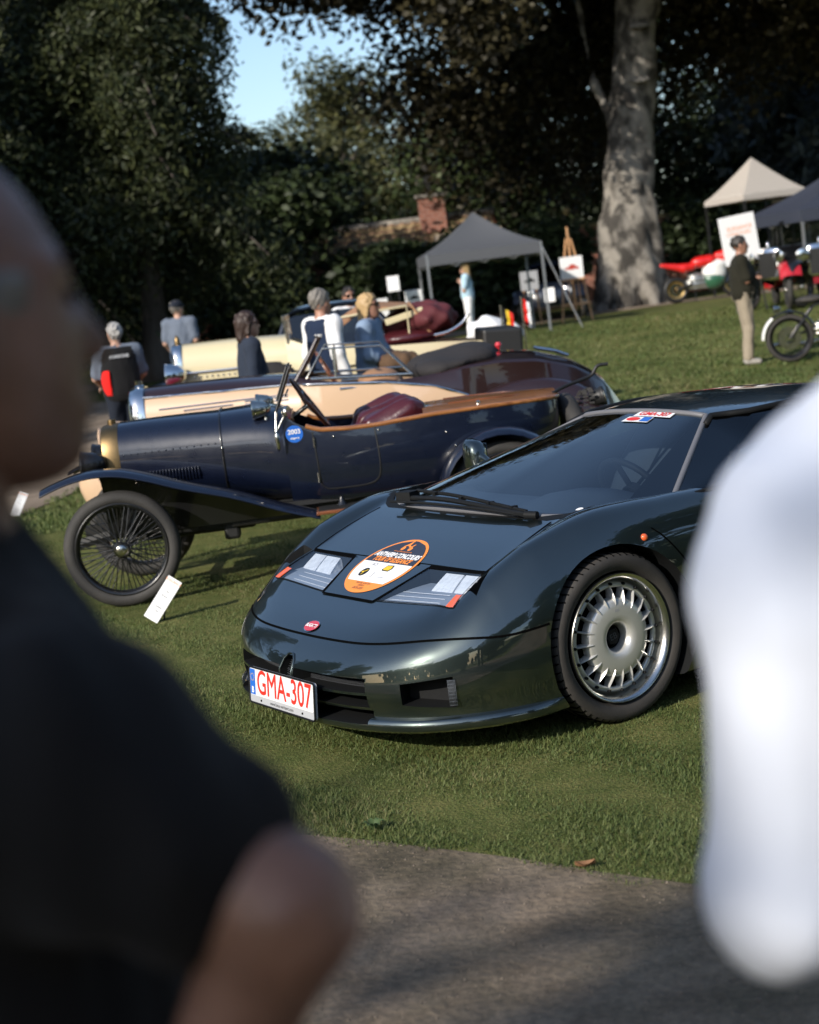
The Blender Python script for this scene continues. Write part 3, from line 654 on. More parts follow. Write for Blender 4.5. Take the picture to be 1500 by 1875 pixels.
# ---- wheels
def sports_wheel():
    w_ = MB(); Rt = .318
    prof = [(.246,.062),(.252,.088),(.262,.100),(.285,.107),(.303,.104),(.3135,.094),(.3175,.082),(Rt,.06),(Rt,0),(Rt,-.06),(.3175,-.082),(.31,-.1),(.28,-.108),(.245,-.09)]
    w_.rev(prof, (0,0,0), (0,1,0), 72); tyre = w_.build('tyre', 'rubber', None, 50)
    tr = MB()
    for k in range(60):
        a = k*2*pi/60
        for s in (1,-1):
            p = [((Rt+.0006)*cos(a+.0*y), y*s, (Rt+.0006)*sin(a)) for y in (.03,.06,.082)]+[(.309*cos(a+.02),.099*s,.309*sin(a+.02))]
            tr.tube(p, .0032, 4)
    for y in (-.022,.022): tr.tube([((Rt+.0003)*cos(a), y, (Rt+.0003)*sin(a)) for a in np.arange(72)*2*pi/72], .004, 4, closed=True)
    tread = tr.build('tread_groove', 'black_void', None, 60)
    r = MB(); r.rev([(.2425,.080),(.2445,.096),(.2415,.1015),(.236,.1005),(.226,.090),(.2215,.076),(.219,.055),(.214,.040)], (0,0,0), (0,1,0), 72); rim = r.build('rim', 'wheel_polish', None, 60)
    r = MB(); r.rev([(.215,.041),(.210,.050),(.204,.062),(.196,.066),(.188,.062),(.186,.05)], (0,0,0), (0,1,0), 72); flange = r.build('bolt_ring', 'wheel_silver', None, 60)
    d = MB(); d.rev([(.150,.045),(.150,.066),(.146,.078),(.136,.0845),(.115,.0885),(.085,.090),(.070,.0885),(.060,.082),(.052,.066),(.0475,.045),(.046,.02)], (0,0,0), (0,1,0), 64); disc = d.build('wheel_disc', 'wheel_silver', None, 60)
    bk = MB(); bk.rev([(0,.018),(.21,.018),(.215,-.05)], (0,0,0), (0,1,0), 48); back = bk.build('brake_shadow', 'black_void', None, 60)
    cp = MB(); cp.rev([(0,.052),(.030,.052),(.034,.049),(.036,.030)], (0,0,0), (0,1,0), 6); cp.rev([(.040,.035),(.044,.04),(.046,.03)], (0,0,0), (0,1,0), 40); cap = cp.build('centre_cap', 'black_trim', None, 40)
    me = text_mesh('EB', .034); me.transform(Matrix.Translation((0,.0530,0)) @ Matrix.Rotation(R_(12),4,'Y') @ Matrix(((-1,0,0,0),(0,0,1,0),(0,1,0,0),(0,0,0,1)))); em = link('cap_emblem', me, 'interior_grey')
    me = text_mesh('BBS', .014); me.transform(Matrix.Translation((0,.0902,.104)) @ Matrix(((-1,0,0,0),(0,0,1,0),(0,1,0,0),(0,0,0,1)))); em2 = link('disc_emblem', me, 'grey_print')
    f = MB(); f.grid([[(rr*cos(a)+tt*-sin(a), yy, rr*sin(a)+tt*cos(a)) for tt in tts] for a in (pi/2,) for rr, yy, tts in ()] or [[(0,0,0),(0,0,.0001)],[(0,.0001,0),(0,.0001,.0001)]])
    f = MB(); sec = ((.120,.0875,.002),(.136,.0895,.005),(.150,.087,.005),(.170,.078,.0042),(.190,.069,.004),(.192,.060,.004))
    f.grid([[(tt, .040, rr), (tt*1., yy-.006, rr), (0, yy, rr), (-tt, yy-.006, rr), (-tt, .040, rr)] for rr, yy, tt in sec]); fin = f.build('spoke', 'wheel_silver', None, 50)
    b = MB(); b.rev([(0,.012),(.0045,.012),(.006,.009),(.006,-.002)], (0,.063,.203), (0,1,0), 8); bolt = b.build('rim_bolt', 'black_trim', None, 40)
    return [tyre, tread, rim, flange, disc, back, cap, em, em2], fin, bolt
wparts, fin0, bolt0 = sports_wheel()
for i, (x, s, ang) in enumerate(((0,1,R_(2)),(0,-1,R_(2)),(-2.55,1,0),(-2.55,-1,0))):
    we = bpy.data.objects.new('wheel', None); COL.objects.link(we); we.parent = SC; we.location = (x, s*.80, .318); we.rotation_euler = (0,0,ang+(0 if s == 1 else pi))
    for p in wparts:
        q = p if i == 0 else p.copy()
        if i: COL.objects.link(q)
        q.parent = we
    for k in range(20):
        for src in (fin0, bolt0):
            q = src if (i == 0 and k == 0) else src.copy()
            if not (i == 0 and k == 0): COL.objects.link(q)
            q.parent = we; q.rotation_euler = (0, k*2*pi/20+(pi/20 if src is bolt0 else 0)*0, 0)
# inner wheel-well lining and underbody
mb = MB(); mb.box((-1.2,0,.13),(3.9,1.3,.04)); mb.build('underbody', 'black_void', SC, None)
# ---------------------------------------------------------------- vintage cars: shared pieces
mat('navy_paint', (.0035,.006,.017), .3, coat=1., coat_rough=.03, rvar=.08, scale=14)
mat('brass', (.24,.165,.08), .42, 1., rvar=.08, scale=30); mat('nickel', (.62,.59,.52), .2, 1., rvar=.06, scale=30)
mat('black_enamel', (.008,.008,.009), .3, coat=.6); mat('black_metal', (.012,.012,.012), .5)
mat('varnished_wood', (.36,.15,.045), .28, coat=.8, col2=(.20,.075,.02), scale=5, stretch=(1,14,14))
mat('dark_wood', (.22,.075,.03), .35, coat=.5, col2=(.10,.035,.015), scale=6, stretch=(1,12,12))
mat('burgundy_leather', (.060,.010,.014), .30, coat=.4, bump=.35, bscale=9)
mat('old_tyre', (.020,.019,.018), .75, col2=(.042,.039,.036), scale=4, bump=.1, bscale=60)
mat('brown_paint', (.022,.0095,.0085), .28, coat=1., coat_rough=.03); mat('tan_paint', (.58,.40,.26), .35, coat=.8)
mat('cream_paint', (.62,.54,.34), .35, coat=.8); mat('red_paint', (.22,.008,.018), .3, coat=1.); mat('bright_red', (.42,.012,.018), .35, coat=.8)
mat('black_canvas', (.018,.016,.017), .85, bump=.4, bscale=14); mat('burgundy_canvas', (.09,.014,.018), .75, bump=.5, bscale=6)
mat('tan_leather', (.38,.20,.10), .55); glass('clear_glass', (.93,.96,.96))
def lofted(name, secs, m, parent, n=28, smooth=50, cap=True):
    mb = MB(); mb.grid([ring_se(x, 0, (a+b)/2, w_, (b-a)/2, n, e) for x, w_, a, b, e in secs], close_v=True, cap=cap); return mb.build(name, m, parent, smooth)
def dense(secs, n):
    return catmull(secs, n)
def wire_wheel(parent, loc, Rr, tw, spokes=56, face=1, hub_m='nickel', tyre_m='old_tyre', rim_m='black_enamel'):
    """a wheel with its axle along y: tyre, rim, spokes, hub"""
    we = bpy.data.objects.new('wheel', None); COL.objects.link(we); we.parent = parent; we.location = loc; we.rotation_euler = (0,0,0 if face > 0 else pi)
    key = (Rr, tw, spokes, hub_m)
    if key not in _TX:
        ri = Rr-tw; t = MB(); th = np.linspace(-.35*pi, 1.35*pi, 18)
        t.rev([(Rr-tw*.52+tw*.52*sin(a)*(1 if sin(a) > 0 else .9), tw*.5*cos(a)) for a in th], (0,0,0), (0,1,0), 56)
        r = MB(); r.rev([(ri+.012,.030),(ri+.016,.038),(ri+.006,.036),(ri-.006,.024),(ri-.014,0),(ri-.006,-.024),(ri+.006,-.036),(ri+.012,-.03)], (0,0,0), (0,1,0), 56)
        s = MB()
        for k in range(spokes):
            a = k*2*pi/spokes; b = a+(.30 if k % 2 else -.30); side = .035 if (k//2) % 2 else -.030
            s.tube([(.045*cos(b), side*1.3, .045*sin(b)), ((ri-.004)*cos(a), .012*(1 if side > 0 else -1), (ri-.004)*sin(a))], .0032, 4, cap=False)
        h = MB(); h.rev([(0,.085),(.022,.085),(.034,.078),(.038,.066),(.048,.060),(.050,.045),(.040,.036),(.034,-.04)], (0,0,0), (0,1,0), 24)
        _TX[key] = (t.mesh('tyre'), r.mesh('rim'), s.mesh('spokes'), h.mesh('hub'))
        for me, mm in zip(_TX[key], (tyre_m, rim_m, rim_m, hub_m)):
            me.materials.append(MATS[mm]); me.polygons.foreach_set('use_smooth', np.ones(len(me.polygons), bool))
    for me, nm in zip(_TX[key], ('tyre','rim','spoke_set','hub')):
        o = bpy.data.objects.new(nm, me); COL.objects.link(o); o.parent = we
        if nm == 'spoke_set': o['kind'] = 'stuff'
    return we
def lamp(name, parent, c, r, ln, m, d=(1,0,0), glass_m='chrome'):
    mb = MB(); mb.rev([(0,-ln),(r*.45,-ln*.92),(r*.8,-ln*.6),(r*.97,-ln*.15),(r,0),(r*1.06,.004),(r*1.06,.016),(r*.95,.02)], c, d, 24); o = mb.build(name, m, parent, 50)
    mb = MB(); mb.rev([(0,.022),(r*.5,.02),(r*.94,.012)], c, d, 24); mb.build('lens', glass_m, o, 60); return o
def wing(name, path, w0, w1, m, parent, thick=.012, crown=.02, drop_out=.03, n=40, w2=None):
    """mudguard: path of (x, z); spans y from w0 to w1 with a crowned section and a turned-down outer edge"""
    P = catmull([(x,0,z) for x, z in path], n); G = []; T = np.gradient(P, axis=0); T /= np.linalg.norm(T, axis=1)[:,None]; N = np.stack([-T[:,2], 0*T[:,0], T[:,0]], 1)
    if N[n//2][2] < 0: N = -N
    for i in range(n):
        u = i/(n-1); k = np.linspace(0,1,9); row = []
        ww = w1 if w2 is None else w1+(w2-w1)*u
        for t in k: row.append(P[i]+np.array([0, w0+(ww-w0)*t, 0])+N[i]*(crown*4*t*(1-t))-np.array([0,0,drop_out*max(0,t-.85)/.15]))
        G.append(row)
    G = V3(G); mb = MB(); mb.grid(G); mb.grid(G-N[:,None]*thick)
    mb.tube(G[:,-1], thick*.7, 6); o = mb.build(name, m, parent, 50); return o

# ---------------------------------------------------------------- the navy vintage two-seater
NV = thing('vintage_car', 'navy blue vintage open car with brass radiator and wooden tail deck', 'car', (-1.78, 10.45, 0), R_(182))
for x, s in ((0,1),(0,-1),(-2.36,1),(-2.36,-1)): wire_wheel(NV, (x, s*.57, .357), .357, .088, 64, s)
for q in ((0,),(-2.36,)):
    mb = MB(); mb.tube([(q[0],-.55,.357),(q[0],0,.33),(q[0],.55,.357)], .025, 8); mb.build('axle', 'black_metal', NV, 60)
# radiator: pear-shaped brass shell
def pear(x, k=1.): 
    pts = [(0,.60),(.14,.60),(.215,.66),(.245,.76),(.25,.86),(.235,.95),(.19,1.03),(.11,1.075),(0,1.085)]
    c = catmull([(0,a,b) for a,b in pts], 25); c = np.concatenate([c, c[-2:0:-1]*np.array([1,-1,1])]); c = (c-np.array([0,0,.84]))*k+np.array([0,0,.84]); c[:,0] = x; return c
mb = MB(); mb.grid([pear(-.02), pear(.0,1.01), pear(.05,1.0), pear(.085,.97), pear(.09,.93), pear(.075,.88)], close_v=True); rad = mb.build('radiator', 'brass', NV, 50)
mb = MB(); mb.add(pear(.070,.9), [tuple(range(len(pear(0))))]); mb.build('radiator_core', 'black_metal', rad, None)
mb = MB(); mb.rev([(0,.03),(.025,.026),(.027,.005),(.024,-.02)], (.03,0,1.085), (0,0,1), 16); mb.build('filler_cap', 'brass', rad, 50)
# bonnet and scuttle
BON = dense([(-.022,.262,.60,1.088,2.5),(-.2,.285,.585,1.092,2.5),(-.45,.325,.56,1.09,2.6),(-.665,.365,.54,1.085,2.7)], 14)
lofted('bonnet', BON, 'navy_paint', NV, 40)
SCU = dense([(-.672,.368,.535,1.088,2.7),(-.85,.40,.50,1.092,2.8),(-1.0,.43,.47,1.08,2.9),(-1.10,.445,.46,1.04,3.0)], 10)
lofted('scuttle', SCU, 'navy_paint', NV, 40)
mb = MB(); mb.tube(ring_se(-.668,0,.812,.371,.279,40,2.65), .006, 6, closed=True); mb.build('bonnet_strap', 'black_enamel', NV, 60)
def bon_side(x, z):
    s = BON if x > -.668 else SCU; w_ = np.interp(-x, -s[:,0], s[:,1]); a = np.interp(-x, -s[:,0], s[:,2]); b = np.interp(-x, -s[:,0], s[:,3]); e = np.interp(-x, -s[:,0], s[:,4])
    t = abs((z-(a+b)/2)/((b-a)/2)); return w_*(max(0,1-t**e))**(1/e)
for k in range(18):
    x = -.16-.345*k/17; mb = MB(); mb.tube([(x, bon_side(x,.70)+.004, .70), (x, bon_side(x,.775)+.010, .735), (x, bon_side(x,.775)+.003, .775)], .0065, 6); mb.build('louvre', 'navy_paint', NV, 60)
for k in range(14):
    x = -.05-.58*k/13; z = .895+.006*k/13; mb = MB(); mb.rev([(0,.005),(.004,.004),(.0065,0)], (x, bon_side(x,z)-.001, z), (0,1,.25), 8); mb.build('rivet', 'navy_paint', NV, 60)
mb = MB(); mb.rev([(0,.012),(.007,.010),(.010,0)], (-.668, bon_side(-.66,.87)+.003,.87), (0,1,.2), 12); mb.build('bonnet_catch', 'nickel', NV, 60)
# tub
TW = dense([(-1.06,.44,0),(-1.27,.462,0),(-1.63,.485,0),(-2.0,.48,0),(-2.35,.44,0),(-2.62,.36,0),(-2.76,.27,0),(-2.80,.16,0),(-2.81,0,0)], 46)
def rail_z(x): return np.interp(-x, [1.06,1.16,1.27,1.45,1.63,2.0,2.4,2.8], [1.03,.955,.905,.892,.892,.912,.912,.902])
def bot_z(x): return np.interp(-x, [1.06,2.0,2.4,2.8], [.46,.46,.52,.66])
for s in (1,-1):
    G = []
    for x, w_, _ in TW:
        zt, zb = rail_z(x), bot_z(x); G.append([(x, s*max(w_+d,0), zb+(zt-zb)*t) for t, d in ((1,0),(.9,.006),(.7,.014),(.5,.016),(.3,.004),(.15,-.02),(0,-.07))])
    G = V3(G); mb = MB(); mb.grid(G); I = G[::-1].copy(); I[:,:,1] -= s*.02*np.minimum(1, np.abs(I[:,:,1])/.1); mb.grid(I[:, :4]); mb.build('side_panel', 'navy_paint', NV, 50)
    mb = MB(); mb.tube([(x, s*max(w_-.008,0), rail_z(x)+.006) for x, w_, _ in TW[4:]], .016, 8); mb.build('wooden_rail', 'varnished_wood', NV, 60)
def tub_y(x, z):
    w_ = np.interp(-x, -TW[:,0], TW[:,1]); zt, zb = rail_z(x), bot_z(x); t = (z-zb)/(zt-zb); return w_+np.interp(t, [0,.15,.3,.5,.7,.9,1], [-.07,-.02,.004,.016,.014,.006,0])
door = [(-1.235,.905),(-1.24,.80),(-1.245,.70),(-1.25,.60),(-1.27,.555),(-1.32,.54),(-1.45,.538),(-1.55,.545),(-1.60,.57),(-1.62,.62),(-1.625,.72),(-1.62,.82),(-1.615,.895)]
mb = MB(); P = catmull([(a,0,b) for a,b in door], 60); mb.tube([(p[0], tub_y(p[0],p[2])+.001, p[2]) for p in P], .0045, 5); mb.build('door_gap', 'black_metal', NV, 60)
for z in (.84,.62):
    mb = MB(); mb.tube([(-1.238, tub_y(-1.238,z)+.008, z-.03),(-1.238, tub_y(-1.238,z)+.008, z+.03)], .007, 8); mb.build('hinge', 'nickel', NV, 60)
for x, z in ((-1.36,.86),(-1.64,.868),(-2.05,.80),(-2.1,.71)):
    mb = MB(); mb.rev([(0,.010),(.006,.008),(.008,0)], (x, tub_y(x,z), z), (0,1,0), 8); mb.build('button_stud', 'nickel', NV, 60)
mb = MB(); mb.box((-1.75,0,.47),(1.6,.8,.03)); mb.build('floor', 'black_metal', NV, None)
# wooden deck over the tail, with a hatch line
mb = MB(); G = []
for x in np.linspace(-1.93,-2.80,20):
    w_ = np.interp(-x, -TW[:,0], TW[:,1]); G.append([(x, w_*t, rail_z(x)+.012+.035*(1-t*t)) for t in np.linspace(-1,1,13)])
mb.grid(G); mb.grid(V3(G)-np.array([0,0,.02])); mb.build('tail_deck', 'varnished_wood', NV, 60)
mb = MB(); mb.tube([(x, .22*s_, rail_z(x)+.012+.035*(1-(.22/np.interp(-x,-TW[:,0],TW[:,1]))**2)+.003) for x, s_ in [(-2.1,1),(-2.3,1),(-2.5,1),(-2.58,.6),(-2.6,0),(-2.58,-.6),(-2.5,-1),(-2.3,-1),(-2.1,-1)]], .004, 5); mb.build('hatch_gap', 'dark_wood', NV, 60)
mb = MB(); mb.rev([(0,.015),(.012,.013),(.015,0)], (-2.28,.33,.94), (0,.2,1), 12); mb.build('deck_knob', 'nickel', NV, 60)
# seat: two tufted burgundy cushions
def cushion(P):
    d = smin(smin(caps(P, (-1.62,.20,.865), (-1.86,.20,.925), .085, .10), caps(P, (-1.60,-.02,.88), (-1.84,-.02,.94), .085, .09), .02), caps(P, (-1.58,-.24,.89), (-1.78,-.24,.95), .085, .09), .02)
    d = smin(d, ell(P, (-1.52,0,.80), (.24,.36,.07)), .04)
    return d+.008*np.sin(P[...,1]*50)*np.sin(P[...,2]*36+P[...,0]*30)
V, F = sdf_mesh(cushion, (-2.1,-.45,.62), (-1.25,.45,1.1), .016); link('seat', fast_mesh('seat', V, F), 'burgundy_leather', NV, 180)
# dashboard, steering wheel
mb = MB(); mb.box((-1.10,0,.93),(.03,.80,.16)); mb.build('dashboard', 'dark_wood', NV, None, bevel=.006)
c = V3((-1.235,-.20,1.04)); ax = V3((-.85,0,.53)); u = V3((0,1,0)); v_ = np.cross(ax, u)
st_ = MB(); st_.tube([c+.195*(cos(t)*u+sin(t)*v_) for t in np.arange(40)*pi/20], .013, 8, closed=True); sw = st_.build('steering_wheel', 'dark_wood', NV, 60)
mb = MB()
for a in (.5,.5+pi/2,.5+pi,.5-pi/2): mb.tube([c-ax*.03, c+.19*(cos(a)*u+sin(a)*v_)], .009, 6)
mb.tube([c, c-ax*.5], .016, 8); mb.rev([(0,.02),(.03,.015),(.03,-.03)], c, tuple(ax), 14); mb.build('steering_spokes', 'nickel', sw, 60)
# windscreen folded on its posts, lamps on the scuttle, mirror, horn rod
mb = MB()
for s in (.34,-.34): mb.tube([(-1.02,s,1.03),(-1.06,s,1.12),(-1.14,s,1.30)], .009, 8)
mb.tube([(-1.10,-.34,1.14),(-1.10,.34,1.14)], .007, 8); mb.build('windscreen_post', 'black_enamel', NV, 60)
mb = MB(); mb.box((-1.085,0,1.215),(.014,.62,.22),ry=R_(-24)); mb.build('windscreen_frame', 'black_enamel', NV, None, bevel=.004)
for s in (1,-1):
    lamp('side_lamp', NV, (-.90,s*.335,1.075), .058, .10, 'nickel', (1,0,0), 'lamp_white')
    mb = MB(); mb.tube([(-.96,s*.335,1.02),(-.96,s*.34,.99)], .012, 8); mb.build('lamp_stem', 'nickel', NV, 60)
mb = MB(); mb.tube([(-1.03,.44,1.05),(-1.02,.47,.96),(-1.02,.49,.90)], .009, 8); mb.rev([(0,-.05),(.012,-.03),(.017,.03),(.014,.06),(0,.08)], (-1.02,.495,.86), (0,.05,1), 12); mb.build('warning_rod', 'nickel', NV, 60)
mb = MB(); mb.rev([(0,.012),(.038,.010),(.042,0),(.03,-.025),(0,-.03)], (-1.10,.47,1.045), (-.9,.4,0), 20); mb.tube([(-1.09,.46,1.04),(-1.02,.47,.93)], .006, 6); mb.build('mirror', 'nickel', NV, 60)
def side_disc(name, x, z, r, m, parent, y, n=28):
    mb = MB(); mb.add([(x+r*cos(k*2*pi/n), y, z+r*sin(k*2*pi/n)) for k in range(n)], [tuple(range(n))]); return mb.build(name, m, parent, None)
yd = tub_y(-1.13,.90)+.006; sd = side_disc('round_sticker', -1.125, .905, .053, 'blue_print', NV, yd)
def side_text(txt, x, z, size, m, parent, y, sx=1.):
    me = text_mesh(txt, size, bold=size*.02); me.transform(Matrix.Translation((x,y,z)) @ Matrix.Diagonal((sx,1,1,1)) @ Matrix(((-1,0,0,0),(0,0,1,0),(0,1,0,0),(0,0,0,1)))); return link('sticker_lettering', me, m, parent)
side_text('2003', -1.125, .918, .040, 'white_print', sd, yd+.002); side_text('elegance', -1.125, .880, .016, 'white_print', sd, yd+.002)
# head lamps
for s in (1,-1):
    lamp('headlamp', NV, (.20,s*.27,.865), .085, .14, 'black_enamel', (1,0,0), 'lamp_white')
    mb = MB(); mb.tube([(.12,s*.27,.80),(.06,s*.27,.62),(-.02,s*.27,.55)], .014, 8); mb.build('lamp_bracket', 'black_metal', NV, 60)
# mudguards, running boards, chassis
for s in (1,-1):
    fp = [(.43,.762),(.36,.788),(.24,.822),(.10,.838),(-.05,.825),(-.22,.775),(-.42,.70),(-.72,.605),(-1.0,.49),(-1.22,.415)]
    wing('front_mudguard', fp, s*.42, s*.68, 'navy_paint', NV, .006, .016, .02)
    # apron between guard and chassis
    P = catmull([(x,0,z) for x,z in fp[3:]], 20); mb = MB(); mb.grid([[(p[0], s*.43, p[2]-.008), (p[0], s*.36, max(.42,p[2]-.12)), (p[0], s*.33, .40)] for p in P]); mb.build('apron', 'black_enamel', NV, 60)
    mb = MB(); mb.box((-1.60,s*.565,.425),(.80,.23,.022)); rb = mb.build('running_board', 'dark_wood', NV, None, bevel=.004)
    mb = MB(); mb.box((-1.60,s*.565,.439),(.77,.20,.004)); mb.build('tread_mat', 'black_metal', rb, None)
    for x in (-1.36,-1.78):
        mb = MB(); mb.rev([(.035,0),(.02,.02),(.012,.05),(0,.052)], (x,s*.50,.44), (0,0,1), 12); mb.build('board_bracket', 'black_enamel', rb, 50)
    rp = [(-2.36+.415*cos(a), .385+.415*sin(a)) for a in np.linspace(R_(-5),R_(170),16)]
    P = V3([(x,0,z) for x,z in rp]); G = []
    for p in P:
        r_ = (p-np.array([-2.36,0,.385])); r_ = r_/np.linalg.norm(r_); G.append([p+np.array([0,s*(.57+.115*sin(b)),0])-r_*.06*(1-cos(b)) for b in np.linspace(-1.25,1.25,11)])
    mb = MB(); mb.grid(G); mb.grid(V3(G)*np.array([1,1,1])-0.004*np.array([0,0,1])); mb.build('rear_mudguard', 'navy_paint', NV, 60)
    mb = MB(); mb.box((-1.2,s*.28,.44),(2.9,.05,.10)); mb.tube(catmull([(.32,s*.30,.38),(0,s*.30,.42),(-.45,s*.30,.40)], 14), .022, 6, flat=1.6); mb.build('chassis_rail', 'black_metal', NV, None)
mb = MB(); mb.box((-.45,0,.46),(.7,.36,.26)); mb.box((-.65,.2,.36),(.10,.12,.16)); mb.box((-.9,.1,.40),(.5,.4,.08)); mb.build('engine_sump', 'black_metal', NV, None, bevel=.02)
# tail: spare wheel, rod, lamp funnel
mb = MB(); th = np.linspace(0,2*pi,18,endpoint=False); mb.rev([(.26+.055*sin(a), .06*cos(a)) for a in list(th)+[th[0]]], (-2.93,0,.60), (-.97,0,.25), 40); sp_ = mb.build('spare_tyre', 'old_tyre', NV, 60)
mb = MB()
for k in range(44):
    a = k*2*pi/44
    for o_ in (-.02,.02):
        mb.box((-2.93-.97*o_-.25*.318*sin(a), .318*cos(a), .60+.318*sin(a)*.97+.25*o_),(.03,.022,.012),ry=-a*0)
mb.build('tread_block', 'old_tyre', sp_, None)['kind'] = 'stuff'
mb = MB(); mb.tube(catmull([(-2.72,.2,.905),(-2.85,.1,.95),(-3.0,.02,.98),(-3.06,0,1.0),(-3.10,0,1.05),(-3.17,0,1.055)], 24), .012, 8); mb.build('tail_rod', 'black_metal', NV, 60)
lamp('tail_lamp', NV, (-3.10,.05,.86), .06, .09, 'black_metal', (-.9,.2,.2), 'red_enamel')

# ---------------------------------------------------------------- the brown and tan roadster
BR = thing('roadster', 'brown and tan open roadster with chrome trim parked behind the navy car', 'car', (-2.05, 13.5, 0), R_(181))
for x, s in ((.05,1),(.05,-1),(-3.05,1),(-3.05,-1)): wire_wheel(BR, (x, s*.68, .36), .36, .12, 40, s)
mb = MB(); mb.grid([ring_se(x, 0, .83, a, b, 28, 3) for x, a, b in ((-.03,.29,.345),(.02,.295,.35),(.08,.28,.34),(.10,.25,.31))], close_v=True, cap=True); r_ = mb.build('radiator', 'chrome', BR, 60)
mb = MB(); mb.rev([(0,.05),(.03,.045),(.03,.01),(.045,0)], (.02,0,1.18), (0,0,1), 16); mb.build('filler_cap', 'chrome', r_, 50)
HB = dense([(-.03,.285,.5,1.165,2.7),(-.5,.36,.46,1.165,2.8),(-.95,.44,.42,1.15,2.9),(-1.32,.54,.40,1.12,3.2)], 16)
# bonnet with a tan side and a brown top, split by material
mb = MB(); n = 44; G = [ring_se(x,0,(a+b)/2,w_,(b-a)/2,n,e) for x,w_,a,b,e in HB]
for i in range(len(G)-1):
    for j in range(n):
        q = [G[i][j], G[i+1][j], G[i+1][(j+1)%n], G[i][(j+1)%n]]; zc = np.mean([p[2] for p in q]); lim = np.interp(i, [0,15], [1.085,1.045]); mb.cur = 0 if zc > lim else 1; mb.add(q, [(0,1,2,3)])
mb.build('bonnet', ['brown_paint','tan_paint'], BR, 50)
def hb_y(x, z):
    w_, a, b, e = [np.interp(-x, -HB[:,0], HB[:,k]) for k in (1,2,3,4)]; t = abs((z-(a+b)/2)/((b-a)/2)); return w_*max(0,1-t**e)**(1/e)
BW = dense([(-1.30,.56,0),(-1.6,.62,0),(-2.0,.66,0),(-2.4,.67,0),(-2.8,.65,0),(-3.2,.58,0),(-3.5,.46,0),(-3.75,.28,0),(-3.92,.05,0)], 40)
def bt(x): return np.interp(-x, [1.3,1.6,2.0,2.3,2.6,2.9,3.2,3.5,3.75,3.92], [1.11,1.04,1.00,1.0,1.04,1.05,1.02,.92,.76,.52])
def trim(x): return np.interp(-x, [0,1.32,1.6,2.0,2.35,2.6,2.75], [1.09,1.05,1.03,.99,.92,.82,.70])
for s in (1,-1):
    mb = MB()
    for i in range(len(BW)-1):
        def col(k):
            x, w_, _ = BW[k]; zt = bt(x); zs = trim(x) if x > -2.75 else .45; zs = min(zs, zt-.02)
            return [(x, s*max(w_+d,.0), z) for z, d in ((zt,-.03),(zt-.02,0),(zs,.02),(.7*zs+.3*.38,.035),(.38,-.02))]
        a, b = col(i), col(i+1)
        for j in range(4): mb.cur = 0 if j < 2 else (1 if BW[i][0] > -2.72 else 0); mb.add([a[j],b[j],b[j+1],a[j+1]], [(0,1,2,3)])
    mb.build('side_panel', ['brown_paint','tan_paint'], BR, 50)
    P = [(x, s*(hb_y(x, trim(x))+.006), trim(x)) for x in np.linspace(-.02,-1.3,20)]+[(x, s*(np.interp(-x,-BW[:,0],BW[:,1])+.022), trim(x)) for x in np.linspace(-1.34,-2.7,30)]
    mb = MB(); mb.tube(P, .011, 6); mb.build('chrome_trim', 'chrome', BR, 60)
    for z, x0, x1 in ((.985,-.15,-1.2),(.955,-.35,-.75),(.93,-.35,-.8),(.97,-.85,-1.2),(.945,-.85,-1.2)):
        mb = MB(); mb.tube([(x, s*(hb_y(x,z)+.003), z) for x in np.linspace(x0,x1,10)], .006, 5); mb.build('bonnet_moulding', 'chrome', BR, 60)
    # pontoon front and rear wings
    V, F = sdf_mesh(lambda P: smin(ell(P,(.05,0,.50),(.46,.17,.36)), caps(P,(-.2,0,.55),(-1.1,-.05*0,.33),.14,.07), .12), (-1.3,-.3,.1), (.6,.3,.95), .03)
    k_ = V[:,2] > .33; V[:,1] += .66; V[:,1] *= s; F_ = F[k_[F].all(1)]; link('front_wing', fast_mesh('front_wing', V, F_), 'tan_paint', BR, 180)
    V, F = sdf_mesh(lambda P: ell(P,(-3.10,0,.48),(.62,.17,.40)), (-3.8,-.25,.05), (-2.4,.25,.95), .03)
    k_ = V[:,2] > .3; V[:,1] += .66; V[:,1] *= s; link('rear_wing', fast_mesh('rear_wing', V, F[k_[F].all(1)]), 'brown_paint', BR, 180)
    lamp('headlamp', BR, (.32,s*.40,.80), .10, .18, 'tan_paint', (1,0,0), 'lamp_white')
    # windscreen posts and side frames
    mb = MB(); mb.tube([(-1.28,s*.52,1.08),(-1.40,s*.50,1.25),(-1.49,s*.48,1.39)], .022, 8); mb.build('windscreen_post', 'brown_paint', BR, 60)
    mb = MB(); mb.tube([(-1.36,s*.54,1.08),(-1.52,s*.52,1.31),(-1.98,s*.56,1.28),(-2.2,s*.6,1.02)], .008, 8); mb.tube([(-1.60,s*.55,1.06),(-1.60,s*.53,1.31)], .008, 8)
    mb.tube([(-1.40,s*.55,1.085),(-2.2,s*.62,1.03)], .012, 8); mb.build('side_frame', 'nickel', BR, 60)
    mb = MB(); mb.tube([(-1.62,s*(.645),.985),(-1.78,s*.65,.98)], .012, 8); mb.build('door_handle', 'chrome', BR, 60)
    mb = MB(); mb.tube([(-2.06,s*(.675),z) for z in (.98,.8,.6,.45)], .004, 5); mb.build('door_gap', 'black_metal', BR, 60)
mb = MB(); mb.grid([[(-1.30-.21*t, y, 1.10+.28*t) for y in np.linspace(-.5,.5,5)] for t in (0,.5,1)]); mb.build('windscreen', 'clear_glass', BR, 60)
mb = MB(); mb.tube([(-1.50,-.48,1.39),(-1.47,0,1.405),(-1.50,.48,1.39)], .014, 8); mb.build('windscreen_header', 'brown_paint', BR, 60)
